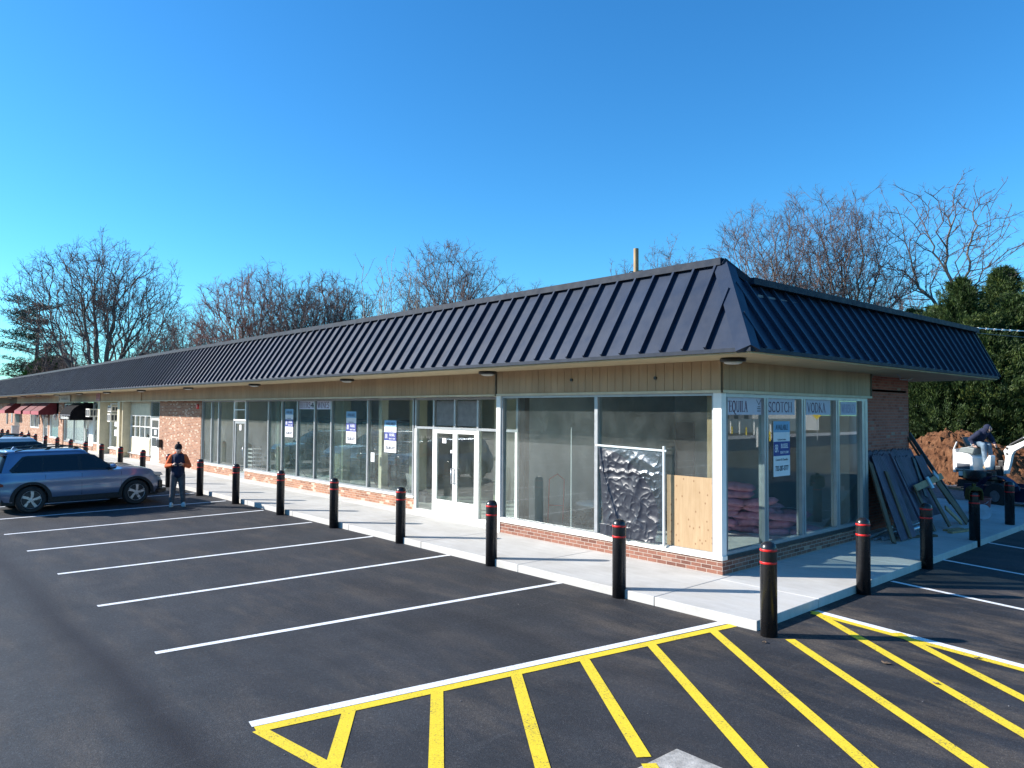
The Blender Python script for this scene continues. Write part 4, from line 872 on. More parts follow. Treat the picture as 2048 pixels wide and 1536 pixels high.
# ================================================================ TRAILER
M['trblue']=pm('dark_blue_enamel',(.006,.010,.045),.5,.1,.15,3,coat=.1)
t=thing('utility_trailer','dark blue low utility trailer in front of the excavator','trailer',(0,0,0))
a=Vector((-.95,15.6,.42)); b=Vector((3.6,13.2,.55)); d=(b-a).normalized(); pn=Vector((-d.y,d.x,0))
m=MB(); m.bar(a,b,.08,.42); m.bar(a+pn*1.5,b+pn*1.5,.08,.42); m.bar((a+b)/2+pn*.75-d*2.3+Vector((0,0,-.1)),(a+b)/2+pn*.75+d*2.3+Vector((0,0,-.1)),1.45,.06); m.build('bed',M['trblue'],t)
m=MB(); fc=a+d*1.35-pn*.2; pts=[fc+d*(.62*math.cos(R(q)))+Vector((0,0,.10+.42*math.sin(R(q)))) for q in range(0,181,20)]
for p,q_ in zip(pts[:-1],pts[1:]): m.bar(p,q_,.26,.03,Vector((0,0,1)) if abs((q_-p).normalized().z)<.9 else pn)
m.build('fender',M['trblue'],t)
m=MB(); rot=Matrix.Rotation(math.atan2(d.y,d.x),4,'Z'); 
n0=len(m.v); m.lathe([(.17,-.1),(.36,-.1),(.38,-.06),(.38,.06),(.36,.1),(.17,.1)],(0,0,0),'y',24); m.xf(Matrix.Translation(Vector((fc.x,fc.y,.38)))@rot,n0); wh=m.build('wheel',M['rubber'],t,smooth='auto')
m=MB(); m.lathe([(0,-.105),(.17,-.105)],(0,0,0),'y',20); m.xf(Matrix.Translation(Vector((fc.x,fc.y,.38)))@rot); m.build('rim',M['galv'],wh)
m=MB(); m.bar(a+Vector((0,0,.0)),a-d*1.3+pn*.7+Vector((0,0,-.05)),.08,.08); m.bar(a+pn*1.5,a-d*1.3+pn*.8+Vector((0,0,-.05)),.08,.08); m.build('tongue',M['darkmetal'],t)
text('Big Tex' if False else 'LT',.12,M['paper'],t,tuple(b-d*1.7-pn*.045+Vector((0,0,.02))),rot=(R(90),0,math.atan2(d.y,d.x)))
tag(MB().bar((1.15,13.5,.16),(2.3,12.9,.22),.09,.04).build('timber_offcut',M['wood3']),'tan timber off-cut lying by the trailer','timber'); 
# ================================================================ DIRT PILES
def pile(label,c,rx,ry,h,seed,rz=0,peak=(0,0)):
    NX,NY=190,150; m=MB(); vs=[]
    for j in range(NY+1):
        for i in range(NX+1):
            u=i/NX*2-1; v=j/NY*2-1; r=math.hypot(u,v)
            b=max(0,1-r**1.7)**.85
            n=noise.fractal(Vector((u*1.6+seed,v*1.6,seed)),.8,2.2,3)*.28; 
            x,y=u*rx,v*ry
            cl=abs(noise.noise(Vector((x*2.4,y*2.4,seed))))*.20+abs(noise.noise(Vector((x*6,y*6,seed+2))))*.13+noise.noise(Vector((x*14,y*14,seed)))*.05
            e=min(1,(1.0-r)*6) if r<1 else 0
            z=h*b*(1+n)+(cl-.06)*e*1.25 if r<1 else -.05
            vs.append((x+noise.noise(Vector((x*5,y*5,9+seed)))*.10*e,y+noise.noise(Vector((x*5,y*5,19+seed)))*.10*e,max(z,-.05)))
    fs=[(j*(NX+1)+i,j*(NX+1)+i+1,(j+1)*(NX+1)+i+1,(j+1)*(NX+1)+i) for j in range(NY) for i in range(NX) if max(vs[j*(NX+1)+i][2],vs[(j+1)*(NX+1)+i+1][2])>-.04]
    m.add(vs,fs); o=m.build('dirt_pile',M['dirt'],recalc=False); o.location=c; o.rotation_euler=(0,0,rz); return tag(o,label,'dirt pile','heaps of red-brown earth')
pile('large red-brown earth heap left of the small excavator',(-4.5,25.4,0),3.7,2.7,2.15,3.3,R(-15)); pile('red-brown earth heap right of the small excavator',(-.6,27.2,0),3.2,2.3,1.75,8.1,R(-10))
m=MB(); rnd=random.Random(8)
for i in range(160): 
    x=rnd.uniform(-6.0,-2.2); y=22.9-abs(rnd.gauss(0,.5))-.25*(x+4); s=rnd.uniform(.03,.11); m.ell((x,y,s*.4),(s,s*.8,s*.7),6,4)
tag(m.build('loose_clods',M['dirt']),'scattered clods of earth at the foot of the large heap','clods',kind='stuff')
tag(MB().bar((-.75,25.2,1.45),(1.0,24.2,1.5),.15,.05).bar((-.7,25.2,0),(-.7,25.2,1.5),.08,.08).bar((.8,24.3,0),(.8,24.3,1.5),.08,.08).build('barrier_board',M['white']),'white board on posts behind the excavator arm','barrier')
# ================================================================ MINI EXCAVATOR
EX=Vector((-1.80,20.55,0)); RZ=R(-15)        # local x to the picture right, y away
ex=thing('mini_excavator','small white tracked excavator with its arm raised to the right','excavator',EX,RZ)
M['galvdark']=pm('dark_grille',(.05,.065,.09),.6); M['exw']=pm('white_enamel',(.78,.78,.76),.35,0,.05,3,coat=.3); M['exg']=pm('grey_enamel',(.15,.18,.18),.5,0,.08,4)
for y in (-.42,.42):
    m=MB(); pr=[]
    for k in range(24):
        a_=2*PI*k/24; pr.append((.62*math.copysign(min(abs(math.cos(a_))*1.3,1),math.cos(a_)),.19+.19*math.copysign(min(abs(math.sin(a_))*1.4,1),math.sin(a_))))
    m.prism(pr,.2,'y',y-.1)
    for k in range(20): 
        for z in (.0,.36): m.box(-.6+k*.063,-.575+k*.063,y-.105,y+.105,z,z+.02)
    m.build('track',M['rubber'],ex)
MB().box(-.40,.40,-.34,.34,.18,.40).build('undercarriage',M['darkmetal'],ex)
m=MB(); m.lathe([(.62,.40),(.66,.44),(.66,.72),(.64,.76)],n=28); cw=m.build('house_base',M['black'],ex,smooth='auto')
m=MB(); m.prism([(-.74,.72),(-.77,1.10),(-.70,1.36),(-.60,1.40),(-.20,1.34),(-.06,1.22),(-.03,.72)],.86,'y',-.50); m.build('engine_cover',M['exw'],ex,bevel=.04)
m=MB(); m.prism([(-.66,1.40),(-.56,1.56),(-.30,1.60),(-.02,1.55),(-.10,1.32),(-.2,1.36)],.70,'y',-.42); m.build('seat_base',M['exg'],ex,bevel=.03)
MB().box(-.64,-.16,-.508,-.50,.78,.98).build('grille',M['galvdark'],ex)
m=MB(); m.box(-.86,-.75,-.40,.40,.62,1.50); m.bar((-.82,-.38,1.5),(-.70,-.38,1.78),.07,.04); m.build('counterweight',M['exw'],ex,bevel=.03)
m=MB()
for k in range(8): m.box(-.868,-.86,-.3,.3,.9+k*.07,.93+k*.07)
m.build('vent_slots',M['indark'],ex)
MB().box(-.42,-.06,-.22,.22,1.52,1.62).bar((-.46,0,1.60),(-.60,0,1.95),.44,.07).build('seat',M['black'],ex,bevel=.02)
MB().box(-.03,.60,-.42,.42,.66,.74).build('floor_plate',M['darkmetal'],ex); MB().box(-.60,.62,-.50,-.44,.45,.71).build('lower_skirt',M['black'],ex,bevel=.02)
m=MB(); m.prism([(.28,.78),(.24,1.02),(.42,1.34),(.50,1.30),(.48,1.05),(.46,.78)],.30,'y',-.32); m.build('control_cover',M['exw'],ex,bevel=.03)
for x,y in ((.22,-.14),(.24,.16)): MB().tube([(x,y,.9),(x-.02,y,1.35),(x-.04,y,1.50)],.016,6).ell((x-.04,y,1.53),(.03,.03,.045)).build('lever',M['black'],ex,smooth='auto')
MB().box(.52,.74,-.16,.16,.45,.95).box(.62,.80,-.10,.10,.5,1.15).build('boom_bracket',M['darkmetal'],ex,bevel=.02)
m=MB(); m.prism([(.74,.66),(.92,.68),(1.02,1.05),(1.08,1.36),(1.16,1.50),(1.60,1.78),(2.02,2.02),(2.10,2.20),(1.98,2.28),(1.86,2.16),(1.50,1.90),(1.10,1.70),(.92,1.68),(.80,1.50),(.86,1.28),(.82,1.0)],.16,'y',-.08); bo=m.build('boom',M['exw'],ex,bevel=.012)
text('bobcat',.13,M['exg'],bo,(1.42,-.083,1.745),rot=(R(90),R(-31),0))
m=MB(); m.lathe([(.045,-.1),(.045,.1)],(.93,0,1.60),'y',12); m.lathe([(.045,-.1),(.045,.1)],(2.0,0,2.18),'y',12); m.lathe([(.04,-.1),(.04,.1)],(.93,0,1.40),'y',12); m.build('pin',M['darkmetal'],bo)
MB().tube([(.98,0,1.72),(1.45,0,2.0)],.035,10).build('cylinder',M['darkmetal'],ex,smooth='auto'); MB().tube([(1.45,0,2.0),(1.98,0,2.30)],.02,8).build('piston_rod',M['galv'],ex,smooth='auto')
m=MB(); m.prism([(1.86,2.22),(2.05,2.36),(2.25,2.22),(2.62,1.30),(2.52,1.24),(2.02,2.02)],.12,'y',-.06); m.build('dipper_arm',M['exw'],ex,bevel=.01)
m=MB(); m.prism([(2.50,1.30),(2.70,1.22),(2.72,.85),(2.5,.62),(2.2,.68),(2.34,.85),(2.5,1.0)],.34,'y',-.17); m.build('bucket',M['darkmetal'],ex)
m=MB(); m.box(.72,.80,-.5,.5,.04,.32); m.bar((.3,.3,.2),(.74,.3,.2),.08,.06); m.bar((.3,-.3,.2),(.74,-.3,.2),.08,.06); m.build('dozer_blade',M['darkmetal'],ex)
text('E10',.17,M['paper'],ex,(.08,-.506,.585),rot=(R(90),0,0),sx=1.15,bold=.004,shear=.2); MB().box(-.58,-.38,-.508,-.501,.52,.69).build('decal',M['sill'],ex)
# operator
wk=thing('person','person in a navy hooded top and jeans leaning forward on the small excavator','person',EX,RZ)
blob('body',[((-.22,0,1.74),(-.12,0,1.86),.13,.14),((-.12,0,1.86),(.06,0,2.12),.14,.15),((.06,0,2.12),(.20,0,2.22),.07,.06),((.20,0,2.22),(.24,0,2.32),.09,.10),
 ((-.02,-.22,2.08),(-.22,-.28,1.86),.07,.055),((-.22,-.28,1.86),(-.12,-.30,1.70),.05,.035),((.08,.22,2.10),(.22,.25,1.86),.07,.055),((.22,.25,1.86),(.36,.18,1.70),.05,.035),
 ((-.2,-.1,1.74),(.14,-.14,1.66),.10,.08),((.14,-.14,1.66),(.20,-.14,1.22),.075,.05),((-.2,.1,1.74),(.16,.14,1.66),.10,.08),((.16,.14,1.66),(.26,.14,1.22),.075,.05)]
 +[((-.13+i*.018,-.31+i*.012,1.68),(-.10+i*.03,-.33+i*.015,1.60-(i%2)*.012),.014,.011) for i in range(4)]+[((-.15,-.29,1.70),(-.20,-.30,1.64),.014,.012)]
 +[((.37,.16+i*.02,1.68),(.40+i*.005,.15+i*.024,1.60),.014,.011) for i in range(4)]+[((.35,.20,1.69),(.33,.24,1.64),.014,.012)],
 [((.29,0,2.28),(.075,.075,.10)),((.365,0,2.27),(.02,.018,.025)),((-.12,-.31,1.69),(.04,.045,.035)),((.37,.18,1.69),(.04,.045,.035))],pm('skin_pale',(.52,.33,.25),.6,0,.08,12),wk,.010)
M['navycloth']=pm('navy_cloth',(.010,.016,.045),.9,0,.25,6,.5,25); M['denim']=pm('faded_denim',(.13,.19,.25),.9,0,.3,7,.5,40)
blob('hooded_top',[((-.20,0,1.80),(-.10,0,1.95),.19,.20),((-.10,0,1.95),(.06,0,2.14),.20,.18),((.0,-.20,2.10),(-.24,-.30,1.88),.115,.095),((-.24,-.30,1.88),(-.15,-.31,1.74),.085,.06),((.08,.2,2.12),(.22,.26,1.88),.11,.09),((.22,.26,1.88),(.34,.20,1.74),.08,.055),((.06,0,2.14),(.15,0,2.22),.14,.12)],
 [((.20,0,2.31),(.135,.135,.15))],M['navycloth'],wk,.016)
MB().ell((.315,0,2.285),(.045,.075,.085)).build('hood_opening',M['indark'],wk,smooth=True)
blob('trousers',[((-.24,0,1.72),(-.18,0,1.80),.17,.17),((-.2,-.1,1.74),(.14,-.15,1.68),.13,.10),((.14,-.15,1.68),(.20,-.15,1.0),.095,.07),((-.2,.1,1.74),(.16,.15,1.68),.13,.10),((.16,.15,1.68),(.26,.15,1.0),.095,.07)],[],M['denim'],wk,.016)
for y,x in ((-.15,.25),(.15,.31)): MB().ell((x,y,.86),(.15,.06,.07)).box(x-.08,x+.0,y-.05,y+.05,.80,.98).build('boot',pm('tan_boot',(.25,.18,.10),.8),wk,smooth='auto')
# ================================================================ CARS
def suv(name,label,loc,rz,paint,L=4.6,Wd=1.86,H=1.70,wb=2.69,belt=1.06,hood=.98,rails=True,ws_base=.92,ws_top=.14,rear_top=-1.92):
    t=thing(name,label,'car',loc,rz,'cars parked nose-in at the kerb')
    AX=(wb/2,-wb/2); xc=-.02; RW=.365
    P=[]
    for i in range(4001):
        a=2*PI*i/4000; c,s=math.cos(a),math.sin(a); P.append((xc+L/2*math.copysign(abs(c)**(2/9),c),Wd/2*math.copysign(abs(s)**(2/3.2),s)))
    def resample(P,N):
        d=[0]
        for p,q in zip(P[:-1],P[1:]): d.append(d[-1]+math.hypot(q[0]-p[0],q[1]-p[1]))
        out=[];j=0
        for k in range(N):
            g_=d[-1]*k/N
            while d[j+1]<g_: j+=1
            u=(g_-d[j])/(d[j+1]-d[j]); out.append((P[j][0]+(P[j+1][0]-P[j][0])*u,P[j][1]+(P[j+1][1]-P[j][1])*u))
        return out
    N=260; ring=resample(P,N)
    ss=lambda a,b,x:(lambda t:t*t*(3-2*t))(min(1,max(0,(x-a)/(b-a))))
    def ztop(x): 
        if x>0.9: return hood+(belt+.02-hood)*(1-((x-.9)/(L/2-.9)))**.7-.16*ss(1.75,L/2,x)
        return belt+.03*ss(-.6,-2.0,x)
    def zlow(x,y):
        z=.30+.06*ss(1.7,L/2,abs(x))
        for a in AX:
            if abs(x-a)<.43: z=max(z,RW+math.sqrt(.43**2-(x-a)**2)-.02)
        return z
    m=MB(); K=12; vs=[]
    for k in range(K+1):
        s=k/K
        for (x,y) in ring:
            z0=zlow(x,y); z=z0+(ztop(x)-z0)*s
            zz=z; wf=1-.045*(1-ss(.3,.55,zz))-.055*ss(.80,belt+.05,zz)-.012*math.exp(-((zz-.70)/.10)**2)
            e=ss(1.55,L/2,abs(x)); 
            lean_=(.05*ss(.3,.5,.55-abs(zz-.55))) if False else 0
            xf=x
            if x>0: xf=x-e*(.22*ss(.62,1.0,zz)+.10*ss(.5,.28,zz))
            else: xf=x+e*(.10*ss(.75,1.1,zz)+.10*ss(.5,.28,zz))
            vs.append((xf,y*wf,z))
    fs=[(k*N+i,k*N+(i+1)%N,(k+1)*N+(i+1)%N,(k+1)*N+i) for k in range(K) for i in range(N)]
    base=K*N; cur=base; Q=6
    for q in range(1,Q+1):
        f=1-q/Q; n0=len(vs)
        for i in range(N):
            x,y,z=vs[base+i]; vs.append((x,y*f,z+.055*(1-f*f)*ss(L/2+.0,1.2,abs(x)) if True else z))
        fs+=[(cur+i,cur+(i+1)%N,n0+(i+1)%N,n0+i) for i in range(N)]; cur=n0
    m.add(vs,fs); body=m.build('body',paint,t,smooth='auto')
    for p in body.modifiers: p.split_angle=R(40)
    # greenhouse
    def gh(s,i,G=200): 
        xf=ws_base+(ws_top-ws_base)*s; xr=-L/2+.16+(rear_top+L/2-.16)*(s**1.15); hw=Wd/2*.905+(Wd/2*.70-Wd/2*.905)*s; z=belt-.02+(H-.10-belt)*s
        a=2*PI*i/G; c,s_=math.cos(a),math.sin(a); return ((xf+xr)/2+(xf-xr)/2*math.copysign(abs(c)**(2/9),c),hw*math.copysign(abs(s_)**(2/5),s_),z)
    m=MB(); GG=[]; 
    a_s=[]
    for i in range(3000):
        a=2*PI*i/3000; c,s_=math.cos(a),math.sin(a); a_s.append((math.copysign(abs(c)**(2/9),c),math.copysign(abs(s_)**(2/5),s_)))
    a_s.append(a_s[0]); unit=resample([(p[0]*1.5,p[1]*.8) for p in a_s],160); unit=[(p[0]/1.5,p[1]/.8) for p in unit]
    def gp(s,u,off=0):
        xf=ws_base+(ws_top-ws_base)*s; xr=-L/2+.16+(rear_top+L/2-.16)*(s**1.15); hw=Wd/2*.905+(Wd/2*.70-Wd/2*.905)*s; z=belt-.02+(H-.10-belt)*s
        return ((xf+xr)/2+((xf-xr)/2+off)*u[0],(hw+off)*u[1],z)
    vs=[];fs=[];G_=len(unit)
    for k in range(7):
        for u in unit: vs.append(gp(k/6,u))
    fs=[(k*G_+i,k*G_+(i+1)%G_,(k+1)*G_+(i+1)%G_,(k+1)*G_+i) for k in range(6) for i in range(G_)]
    cur=6*G_; b=vs[cur:cur+G_]
    for (sc,dz) in ((.975,.035),(.90,.065),(.75,.08),(.5,.092),(.25,.098),(0.0,.10)):
        n0=len(vs); cx_=(ws_top+rear_top)/2
        for p in b: vs.append((cx_+(p[0]-cx_)*(sc if sc>.8 else .9),p[1]*sc,p[2]+dz))
        fs+=[(cur+i,cur+(i+1)%G_,n0+(i+1)%G_,n0+i) for i in range(G_)]; cur=n0
    m.add(vs,fs); cab=m.build('cabin',paint,t,smooth='auto')
    # windows
    def sidepoly(pts,off,sgn,name,mt,parent):
        def pt(x,s,o):
            hw=Wd/2*.905+(Wd/2*.70-Wd/2*.905)*s; return (x,sgn*(hw+o),belt-.02+(H-.10-belt)*s)
        n=len(pts); v=[pt(x,s,off-.02) for x,s in pts]+[pt(x,s,off) for x,s in pts]
        return MB().add(v,[tuple(range(n)),tuple(range(n,2*n))]+[(i,(i+1)%n,n+(i+1)%n,n+i) for i in range(n)]).build(name,mt,parent)
    for sg in (-1,1):
        xb=-L/2+.16
        sidepoly([(xb+.36,.10),(xb+.30,.22),(xb+.62,.86),(xb+.75,.90),(ws_top-.05,.92),(ws_top+.12,.84),(ws_base-.14,.10),(ws_base-.2,.06)],.006,sg,'window_surround',M['black'],t)
        for pts,nm in (([(xb+.44,.15),(xb+.40,.22),(xb+.68,.82),(-1.06,.82),(-1.10,.15)],'side_window'),([(-1.05,.15),(-1.01,.82),(-.18,.84),(-.18,.15)],'side_window'),([(-.10,.15),(-.10,.84),(ws_top-.06,.84),(ws_top+.06,.76),(ws_base-.24,.15)],'side_window')):
            sidepoly(pts,.009,sg,nm,M['carglass'],t)
    sel=[i for i,u in enumerate(unit) if u[0]>.9 and abs(u[1])<.93]; 
    for nm,cond in (('windscreen',lambda u:u[0]>.90 and abs(u[1])<.94),('rear_window',lambda u:u[0]<-.90 and abs(u[1])<.92)):
        idx=sorted([i for i,u in enumerate(unit) if cond(u)],key=lambda i:unit[i][1]); m=MB(); vs=[]; ks=[.07,.3,.5,.7,.93]
        for kx in ks:
            for i in idx: vs.append(gp(kx,unit[i],.007))
        n=len(idx); fs=[(a_*n+i,a_*n+i+1,(a_+1)*n+i+1,(a_+1)*n+i) for a_ in range(len(ks)-1) for i in range(n-1)]
        MB().add(vs,fs).build(nm,M['carglass'],t,smooth=True)
    if 1:
        m=MB(); m.prism([(rear_top+.25,H-.055),(rear_top-.12,H-.06),(rear_top-.20,H-.085),(rear_top-.10,H-.10),(rear_top+.2,H-.10)],Wd*.62,'y',-Wd*.31); m.build('spoiler',paint,t,bevel=.008)
        m=MB(); m.prism([(-1.62,H-.02),(-1.56,H+.055),(-1.45,H-.01)],.05,'y',-.025); m.build('antenna',paint,t)
    if rails:
        for sg in (-1,1):
            y=sg*Wd/2*.66; m=MB(); pts=[(-1.68,y,H-.045),(-1.45,y,H+.005),(-.8,y,H+.055),(-.3,y,H+.055),(.0,y,H+.01),(.12,y,H-.05)]
            for p,q_ in zip(pts[:-1],pts[1:]): m.bar(p,q_,.045,.03)
            m.prism([(-1.0,H-.03),(-.90,H+.05),(-.80,H+.05),(-.88,H-.03)],.04,'y',y-.02); m.prism([(-.30,H-.03),(-.22,H+.05),(-.12,H+.04),(-.16,H-.03)],.04,'y',y-.02)
            m.build('roof_rail',M['black'],t)
    # cladding, doors, lights
    for sg in (-1,1):
        m=MB()
        for a in AX:
            pr=[]
            for k in range(19): an=R(-4+k*188/18); pr.append((a+.475*math.cos(an)*1.03,RW+.475*math.sin(an)))
            for k in range(18,-1,-1): an=R(-4+k*188/18); pr.append((a+.405*math.cos(an),RW+.405*math.sin(an)))
            for q in range(18):
                quad=[pr[q],pr[q+1],pr[37-q-1],pr[37-q]]; m.prism(quad,.10,'y',sg*(Wd/2-.085)-(0 if sg>0 else .10) if False else (Wd/2-.085 if sg>0 else -Wd/2-.015))
        y0=(Wd/2-.10) if sg>0 else -(Wd/2-.02)-.0
        m.box(-wb/2+.40,wb/2-.40,y0,y0+.08,.26,.40)
        m.build('wheel_arch_trim',M['rubber'],t)
        m=MB(); yy=sg*(Wd/2*.992); 
        def dark_line(x0,z0,x1,z1): 
            w0=.003; m.bar((x0,yy*.985,z0),(x1,yy*.965,z1),.004,.05,(0,1,0))
        for x in (-1.02,-.12,.92): dark_line(x,.42,x,belt-.06)
        m.build('door_seam',M['black'],t)
        for x in (-.98+.32,-.06+.10-.2): pass
        for x in (-1.30,-.32): MB().box(x,x+.24,sg*Wd/2*.975-.012,sg*Wd/2*.975+.016,.865,.895).build('door_handle',M['darkmetal'],t,bevel=.006)
        MB().ell((.66,sg*(Wd/2+.07),belt+.10),(.09,.12,.075),12,8).build('door_mirror',paint,t,smooth=True); MB().bar((.60,sg*(Wd/2-.05),belt+.02),(.64,sg*(Wd/2+.05),belt+.05),.10,.05).build('mirror_stalk',M['black'],t)
        x0=L/2-.02
        m=MB(); m.prism([(x0-.60,.90),(x0-.42,.935),(x0-.20,.90),(x0-.14,.82),(x0-.30,.80)],.10,'y',sg*(Wd/2-.14)-.05); m.build('headlight',M['headlight'],t,bevel=.01)
        m=MB(); m.prism([(-x0+.0,.74),(-x0-.02+.04,.92),(-x0+.36,.78),(-x0+.36,.74)],.10,'y',sg*(Wd/2-.13)-.05); m.build('tail_light',M['taillight'],t)
        MB().box(x0-.26,x0-.16,sg*(Wd/2-.12)-.04,sg*(Wd/2-.12)+.04,.44,.66).build('fog_lamp_recess',M['black'],t)
    MB().prism([(L/2-.25,.27),(L/2-.06,.30),(L/2-.04,.40),(L/2-.12,.42),(L/2-.3,.36)],Wd*.86,'y',-Wd*.43).build('lower_grille',M['black'],t)
    MB().box(L/2-.20,L/2-.10,-.5,.5,.60,.82).build('grille',M['black'],t)
    MB().box(-2.0,2.0,-Wd/2+.12,Wd/2-.12,.24,.50).build('underbody',M['rubber'],t)
    for a in AX:
        for sg in (-1,1):
            y=sg*(Wd/2-.12); m=MB(); m.lathe([(.235,-.11),(.33,-.115),(.358,-.09),(.365,-.05),(.365,.05),(.358,.09),(.33,.115),(.235,.11)],(a,y,RW),'y',40,cap=False); w=m.build('wheel',M['rubber'],t,smooth='auto')
            MB().lathe([(0,.03*sg),(.232,.03*sg),(.240,.10*sg),(.246,.112*sg)],(a,y,RW),'y',32).build('rim_barrel',M['darkmetal'],w,smooth='auto')
            m=MB()
            for k in range(5):
                an=2*PI*k/5+.3; 
                def pp(r,da): return (a+r*math.cos(an+da),RW+r*math.sin(an+da))
                pl=[pp(.03,-1.2),pp(.11,-.50),pp(.225,-.24),pp(.230,.10),pp(.12,.10),pp(.03,1.2)]; m.prism(pl,.02,'y',y+sg*.105-.01)
            m.lathe([(0,.125*sg),(.035,.122*sg),(.045,.10*sg)],(a,y,RW),'y',16,cap=False); m.lathe([(.222,.10*sg),(.236,.118*sg),(.246,.10*sg)],(a,y,RW),'y',40,cap=False)
            m.build('spokes',M['alloy'],w)
    return t
k=NT('car_glass'); k.bsdf((.006,.008,.012),.06,0,.45); M['carglass']=k.m
M['headlight']=pm('headlight_glass',(.20,.22,.25),.1,.3,.1); M['taillight']=pm('tail_light_red',(.16,.008,.008),.25,0,.1,coat=.5); M['alloy']=pm('alloy_wheel',(.55,.56,.58),.3,.6,.05)
def carpaint(name,c,metal=.5): 
    k=NT(name); k.bsdf(c,.36,metal,.5,None,1.0); return k.m
silver=carpaint('silver_paint',(.16,.21,.33),.6); whitep=carpaint('white_car_paint',(.55,.57,.60),.1); darkp=carpaint('dark_car_paint',(.05,.055,.07),.4)
silver2=carpaint('second_silver_paint',(.05,.055,.065),.4)
suv('parked_car','silver sport utility car with black roof rails parked nearest the standing man',(-17.62,-5.86,0),R(96),silver)
suv('parked_car','dark low car mostly hidden behind the silver one, its bonnet showing',(-20.3,-5.6,0),R(92),silver2,H=1.50,belt=.95,hood=.98,rails=False)
suv('parked_car','large white car with dark windows, third from the standing man',(-23.2,-6.2,0),R(92),whitep,L=5.1,Wd=2.0,H=1.86,wb=2.95,belt=1.16,hood=1.05)
suv('parked_car','dark car at the left picture edge beyond the large white one',(-28.6,-5.9,0),R(92),darkp,L=4.8,H=1.75)
# ================================================================ STANDING MAN
man=thing('person','man in navy vest over orange hooded top, grey trousers and black bobble hat, looking down','person',(-15.62,-3.66,0),R(72))
sk=pm('skin',(.55,.34,.26),.55,0,.08,12)
hands=[]
for sg in (-1,1):
    bx,by,bz=sg*.115,-.335,1.235
    hands+=[((bx,by,bz),(bx-sg*.035,by-.03,bz+.005),.028,.030)]
    for i in range(4):
        z=bz+.028-i*.019; x1=bx-sg*.045; hands+=[((bx-sg*.02,by-.035,z),(x1-sg*.018,by-.06,z-.004),.0105,.0095),((x1-sg*.018,by-.06,z-.004),(x1-sg*(.038-.004*i),by-.045+.002*i,z-.008),.0095,.0085)]
    hands+=[((bx-sg*.01,by-.01,bz+.035),(bx-sg*.045,by-.025,bz+.055),.012,.010)]
blob('body',[((0,0,.95),(0,.0,1.15),.13,.12),((0,0,1.15),(0,.01,1.38),.12,.14),((0,.01,1.46),(0,-.02,1.56),.06,.055),
 ((-.18,.01,1.43),(-.27,.0,1.17),.055,.045),((-.27,.0,1.17),(-.13,-.30,1.22),.042,.028),((.18,.01,1.43),(.27,.0,1.17),.055,.045),((.27,.0,1.17),(.13,-.30,1.22),.042,.028),
 ((-.09,0,.92),(-.13,-.01,.50),.09,.06),((-.13,-.01,.50),(-.15,.02,.10),.055,.04),((.09,0,.92),(.13,-.01,.50),.09,.06),((.13,-.01,.50),(.16,-.01,.10),.055,.04)]+hands,
 [((0,-.045,1.63),(.075,.088,.105)),((0,-.085,1.575),(.045,.045,.04)),((0,-.138,1.615),(.014,.022,.024)),((-.077,-.03,1.625),(.012,.02,.028)),((.077,-.03,1.625),(.012,.02,.028))],sk,man,.0065,1)
f=MB(); 
for x in (-.03,.03): f.ell((x,-.122,1.645),(.013,.006,.006),8,6)
f.build('eyes',M['ink'],man); MB().ell((0,-.128,1.582),(.022,.006,.005),8,6).build('mouth',pm('lip',(.30,.12,.10),.6),man)
org=pm('orange_cloth',(.60,.115,.03),.9,0,.2,8,.5,25)
blob('hooded_top',[((0,0,1.05),(0,0,1.38),.155,.165),((-.17,.01,1.43),(-.29,.0,1.17),.085,.075),((-.29,.0,1.17),(-.15,-.27,1.215),.072,.045),((.17,.01,1.43),(.29,.0,1.17),.085,.075),((.29,.0,1.17),(.15,-.27,1.215),.072,.045),((-.07,.05,1.50),(.07,.05,1.50),.065,.065),((-.07,-.04,1.485),(.07,-.04,1.485),.035,.035)],[((0,.09,1.53),(.11,.06,.08))],org,man,.011)
blob('vest',[((0,0,.98),(0,0,1.10),.185,.18),((0,.0,1.10),(0,.0,1.38),.18,.175),((-.10,.0,1.42),(-.07,0,1.0),.10,.11),((.10,.0,1.42),(.07,0,1.0),.10,.11)],[],M['navycloth'],man,.012)
blob('trousers',[((-.05,0,.96),(.05,0,.96),.145,.145),((-.09,0,.90),(-.125,-.01,.50),.115,.085),((-.125,-.01,.50),(-.15,.015,.11),.082,.068),((.09,0,.90),(.125,-.01,.50),.115,.085),((.125,-.01,.50),(.16,-.015,.11),.082,.068)],[],pm('grey_trousers',(.085,.08,.088),.9,0,.25,8,.6,22),man,.012)
for x,y,rz in ((-.155,-.05,-.15),(.165,-.08,.30)):
    mm=Matrix.Rotation(rz,3,'Z'); MB().ell((x,y,.06),(.052,.14,.05),12,8,mm).ell((x,y+.04,.085),(.05,.075,.055),12,8,mm).ell((x,y,.015),(.056,.145,.018),12,6,mm).build('shoe',pm('pale_shoe',(.55,.57,.57),.7,0,.1,10),man,smooth=True)
MB().lathe([(.088,1.655),(.098,1.665),(.100,1.70),(.097,1.74),(.086,1.78),(.058,1.81),(0,1.822)],(0,-.03,0),n=20).ell((0,-.03,1.842),(.035,.035,.032)).build('bobble_hat',pm('black_knit',(.010,.010,.014),.95,0,.2,30,.6,90),man,smooth='auto')
ct=thing('drone_controller','small dark controller held in the hands of the standing man','controller',(-15.62,-3.66,0),R(72))
MB().box(-.085,.085,-.415,-.345,1.225,1.25).build('casing',M['darkmetal'],ct,bevel=.008); MB().box(-.075,.075,-.412,-.36,1.2505,1.258).build('phone_screen',M['carglass'],ct)
